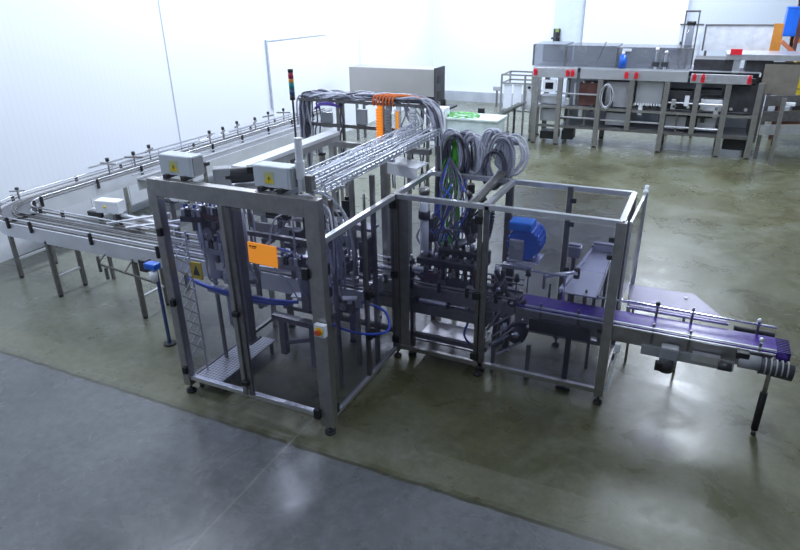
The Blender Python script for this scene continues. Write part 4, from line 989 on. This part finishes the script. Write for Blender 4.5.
# bay contents (black cabinets, boards, shafts)
for x0, x1, z0, z1, mm, nm in ((4.78, 5.32, 1.0, 1.62, DARK, 'dark_cabinet'), (4.82, 5.3, .16, .46, BLACK, 'motor_housing'), (.5, .95, .10, .30, BLACK, 'motor_housing'), (1.06, 1.35, .12, .35, BLACK, 'motor_housing'),
                           (2.05, 2.6, 1.0, 1.6, GREYP, 'bay_panel'), (2.75, 3.35, 1.08, 1.64, SHEET, 'bay_panel'), (3.5, 4.0, 1.25, 1.45, DARK, 'dark_cabinet'), (4.2, 4.66, 1.0, 1.28, WHITEP, 'white_drawer'),
                           (.42, .9, 1.0, 1.2, SHEET, 'bay_panel'), (1.4, 1.85, 1.0, 1.55, BROWN, 'motor_housing'), (3.95, 4.2, .55, .85, BLACK, 'motor_housing'), (4.15, 4.6, 1.38, 1.5, DARK, 'dark_cabinet')):
    MB().span((x0, YF+.12, z0), (x1, YF+.5, z1), bev=.01).build(nm, mm, bk)
for k in range(9):
    MB().cyl((2.75+.3*k, YF+.02, 1.10), (2.75+.3*k, YF+.08, 1.10), .035).build('roller_end', STEELL if k % 3 else CHROME, bk)
MB().cyl((2.7, YF+.06, 1.02), (5.2, YF+.06, 1.02), .02).build('shaft', DARK, bk)
m = MB()
for k in range(10): m.box((2.78+.06*k, YF-.02, 1.12), (.03, .03, .05))
m.build('terminal_strip', WHITEP, bk)
for x in (1.2, 1.6, 3.75): MB().box((x, YF+.1, .72), (.05, .05, .44)).build('strut', STEELD, bk)
for x in (.32, 1.12, 1.24, 2.50, 2.72, 3.98, 4.16, 5.1):
    k_ = MB().box((x, YF-.09, 1.77 if x < 4 else 1.74), (.085, .05, .13), bev=.015)
    k_.cyl((x, YF-.11, 1.83), (x, YF-.17, 1.83), .035); k_.build('red_clamp', RED, bk)
hm = thing('touch_screen', (.68, YF-.03, 1.3), 'touch screen in white frame on the left bay of the back line', 'screen')
MB().box((.68, YF-.0, 1.45), (.34, .05, .30), bev=.01).build('housing', WHITEP, hm); MB().box((.68, YF-.028, 1.46), (.20, .01, .16)).build('display', SCREEN, hm)
MB().bar((.36, YF, 1.32), (.95, YF, 1.32), .03).build('mount', STEEL, hm)
# hose coil hanging on the back line
m = MB(); pts = []
for i in range(70):
    a = i/16*2*PI; pts.append((2.1+.13*math.cos(a)*(1+.1*math.sin(i)), YF-.1, 1.27+.27*math.sin(a)*(1+.08*math.cos(i*1.7))))
m.tube(pts, .018, 6, 2); tag(m.build('white_hose_coil', WHITEP, None), 'white hose coil hanging on the front of the back line', 'hose coil')
bt = thing('spray_bottle', (2.36, YF+.3, 1.92), 'blue bottle with pale cap standing on top of the back line', 'bottle')
MB().cyl((2.36, YF+.05, 1.925), (2.36, YF+.05, 2.22), .09, .08, seg=18).build('body', BLUE, bt, True); MB().cyl((2.36, YF+.05, 2.22), (2.36, YF+.05, 2.30), .04, seg=14).build('neck', WHITEP, bt, True)
MB().box((2.43, YF+.05, 2.33), (.2, .05, .06), bev=.01).build('trigger', WHITEP, bt)
# filter column
fc = thing('filter_column', (3.72, 12.9, 1.92), 'upright glass tube with black caps on the back line', 'filter')
for x in (3.58, 3.86): MB().box((x, 12.9, 2.55), (.03, .03, 1.26)).build('rod', STEELD, fc)
MB().span((3.56, 12.88, 3.14), (3.88, 12.92, 3.18)).build('yoke', STEELD, fc)
MB().cyl((3.72, 12.9, 2.40), (3.72, 12.9, 2.90), .08, seg=18).build('glass', ACRYL2, fc, True)
for z in (2.33, 2.88): MB().cyl((3.72, 12.9, z), (3.72, 12.9, z+.07), .10, seg=18).build('cap', BLACK, fc, True)
MB().cyl((3.72, 12.9, 1.92), (3.72, 12.9, 2.34), .03).build('stem', STEEL, fc)
for x, h, lb in ((3.05, .42, 'left chrome spindle at the end of glazed hood'), (3.25, .36, 'right chrome spindle beside the upright glass tube')):
    o = thing('spindle', (x, 12.75, 1.93), lb, 'spindle'); MB().cyl((x+.05, 12.6, 1.92), (x+.05, 12.6, 1.93+h), .035).build('stem', CHROME, o)
    MB().cyl((x+.05, 12.6, 1.98), (x+.05, 12.6, 2.08), .08).build('collar', DARK, o); MB().sph((x+.05, 12.6, 1.93+h), .05).build('ball', STEELL, o, True)
# framed boards behind
b1 = thing('framed_board', (5.0, 14.5, 0), 'wide pale board in orange wooden frame behind the back line', 'board')
MB().span((4.02, 14.5, 2.22), (5.62, 14.53, 2.80)).build('panel', mat('board_pale', (.66, .68, .74), .35), b1)
MB().span((5.50, 14.46, 2.15), (5.72, 14.56, 2.84)).build('frame', WOODO, b1); MB().span((4.7, 14.46, 2.14), (5.6, 14.5, 2.22)).build('frame', WOODO, b1)
MB().span((4.0, 14.48, 2.79), (5.7, 14.55, 2.82)).build('frame', STEELD, b1); MB().span((4.0, 14.48, 2.2), (4.04, 14.55, 2.8)).build('frame', STEELD, b1)
for x in (4.1, 5.6): MB().box((x, 14.55, 1.1), (.06, .06, 2.2)).build('leg', STEELD, b1)
b2 = thing('framed_board', (3.6, 14.7, 0), 'narrow white door panel standing left of the wide board', 'board')
MB().span((3.42, 14.7, 1.95), (3.96, 14.73, 2.80)).build('panel', mat('board_white', (.72, .76, .84), .4), b2)
MB().span((3.40, 14.68, 2.79), (3.97, 14.75, 2.82)).build('frame', STEELD, b2); MB().box((3.5, 14.64, 2.25), (.07, .06, .30), bev=.02).build('handle', DARK, b2)
for x in (3.48, 3.9): MB().box((x, 14.72, .98), (.05, .05, 1.96)).build('leg', STEELD, b2)
# small table and chute at the left of the back line
tb = thing('steel_cart', (-.3, 12.9, 0), 'open steel cart with white panels left of the back line', 'cart')
for x in (-.62, .0, .22):
    for y in (12.7, 13.5): MB().box((x, y, .85), (.045, .045, 1.64)).build('post', STEEL, tb)
for z in (1.66, 1.45, .75):
    for y in (12.7, 13.5): MB().bar((-.62, y, z), (.22, y, z), .04).build('rail', STEEL, tb)
    for x in (-.62, .22): MB().bar((x, 12.7, z), (x, 13.5, z), .04).build('rail', STEEL, tb)
for x0 in (-.56, -.30, -.04): MB().span((x0, 12.72, .80), (x0+.22, 12.74, 1.42)).build('panel', WHITEP, tb)
MB().cyl((.12, 12.70, 1.36), (.12, 12.66, 1.36), .035).build('knob', BLACK, tb)
for x in (-.62, .22):
    for y in (12.7, 13.5): MB().cyl((x, y, 0), (x, y, .04), .05).build('foot', DARK, tb)
ch = thing('sloped_chute', (-.6, 12.4, 0), 'sloping grey chute conveyor leading down left from the cart', 'chute')
MB().poly([(-.95, 12.2, .42), (-.85, 12.6, .42), (.10, 12.6, .98), (.0, 12.2, .98)], (0, 0, .05)).build('bed', GREYP, ch)
MB().bar((-.93, 12.2, .48), (.02, 12.2, 1.04), .03, .06).build('side_rail', STEEL, ch)
for x, h in ((-.85, .40), (-.15, .85)): MB().box((x, 12.4, h/2), (.05, .05, h)).build('leg', DARK, ch)
gp = thing('grey_pedestal', (-1.2, 12.6, 0), 'dark pedestal post with black head left of the chute', 'pedestal')
MB().box((-1.15, 12.6, .40), (.10, .10, .8)).build('post', STEELD, gp); MB().box((-1.10, 12.55, .70), (.16, .14, .20), bev=.02).build('head', BLACK, gp); MB().box((-1.15, 12.6, .01), (.3, .3, .02)).build('foot', DARK, gp)
o = thing('wall_rail_stand', (-2.2, 17.5, 0), 'small dark stand in front of the grey curb', 'stand')
MB().box((-2.2, 17.6, .3), (.06, .06, .6)).build('post', STEELD, o); MB().box((-2.2, 17.6, .62), (.28, .1, .14), bev=.03).build('head', GREYP, o)

# storage rack at the right edge
sr = thing('storage_rack', (6.7, 14.6, 0), 'yellow and orange storage rack at the right edge', 'rack')
for x in (6.0, 7.6): 
    for y in (14.3, 15.2): MB().box((x, y, 1.9), (.08, .08, 3.8)).build('upright', BROWN, sr)
for z, mm in ((.5, BROWN), (1.25, YELLOW), (2.42, mat('rack_orange', (.5, .16, .05), .5)), (3.3, BROWN)):
    for y in (14.3, 15.2): MB().span((5.95, y-.03, z), (7.6, y+.03, z+.12)).build('beam', mm, sr)
    MB().span((6.0, 14.3, z+.10), (7.6, 15.2, z+.13)).build('deck', STEELD, sr)
for x, z, d, mm, lb in ((6.35, 1.38, (.45, .5, .62), YELLOW, 'yellow crate on the second shelf of the storage rack'), (6.0, 2.56, (.6, .5, .62), BLUE, 'blue drum shaped bin on the upper rack shelf'),
                        (6.5, .63, (.5, .5, .45), DARK, 'dark crate on the lowest shelf of the storage rack'), (6.05, 3.44, (.55, .5, .3), BLACK, 'black case on the top rack shelf'), (6.95, 1.38, (.3, .4, .4), mat('crate_red', (.45, .06, .03), .5), 'red crate right of the yellow crate')):
    o = thing('storage_crate', (x, 14.6, z), lb, 'crate')
    MB().box((x, 14.6, z+d[2]/2), d, bev=.02).build('body', mm, o); MB().box((x, 14.6, z+d[2]+.01), (d[0]*1.04, d[1]*1.04, .04), bev=.01).build('rim', mm, o)
# leaning orange tube next to the rack
tag(MB().bar((5.70, 14.23, 2.46), (6.25, 14.23, 2.0), .09).build('orange_strap', mat('dull_orange', (.5, .16, .08), .6), None), 'dull orange strap hanging across the storage rack corner', 'strap')

# ---------------------------------------------------------------- lamps
def ceiling_lamp(x, y, lx, ly, power):
    f = thing('ceiling_light', (x, y, HZ-.2), 'long fluorescent ceiling light', 'ceiling light', 'ceiling lights')
    MB().span((x-lx/2-.05, y-ly/2-.05, HZ-.08), (x+lx/2+.05, y+ly/2+.05, HZ)).build('housing', WHITEP, f)
    L = bpy.data.lights.new('ceiling_lamp', 'AREA'); L.shape = 'RECTANGLE'; L.size = lx; L.size_y = ly; L.energy = power; L.color = (.79, .87, 1.0)
    o = bpy.data.objects.new('ceiling_lamp', L); COL.objects.link(o); o.location = (x, y, HZ-.1)
for x, y, p_ in ((-2.6, .6, 190), (-2.6, 5.2, 250), (-2.6, 9.6, 280), (-2.4, 15.0, 420), (4.6, 1.5, 110), (4.9, 8.4, 250), (4.9, 12.6, 300), (3.6, 16.6, 260), (.9, -3.5, 60), (8.5, 5, 50)):
    ceiling_lamp(x, y, .4 if x < 3 else 1.1, 3.0, p_)

w = bpy.data.worlds.new('World'); SC.world = w; w.use_nodes = True
w.node_tree.nodes['Background'].inputs[0].default_value = (.6, .7, .9, 1); w.node_tree.nodes['Background'].inputs[1].default_value = .3

# ---------------------------------------------------------------- camera
cam = bpy.data.cameras.new('camera'); co = bpy.data.objects.new('camera', cam); COL.objects.link(co); SC.camera = co
cam.sensor_width = 36; cam.lens = 624.79/800*36; cam.clip_start = .05
pan, tilt, roll = -.44446537, .4216815, -.01700942
F = V((math.sin(pan)*math.cos(tilt), math.cos(pan)*math.cos(tilt), -math.sin(tilt))); R_ = V((math.cos(pan), -math.sin(pan), 0)); U = R_.cross(F)
c, s = math.cos(roll), math.sin(roll); R2 = R_*c+U*s; U2 = U*c-R_*s
M = Matrix((R2, U2, -F)).transposed().to_4x4(); M.translation = V((4.2108431, -3.8573011, 3.6059175)); co.matrix_world = M
SC.cycles.transparent_max_bounces = 32
SC.view_settings.view_transform = 'Standard'; SC.view_settings.look = 'None'; SC.view_settings.exposure = 0.0
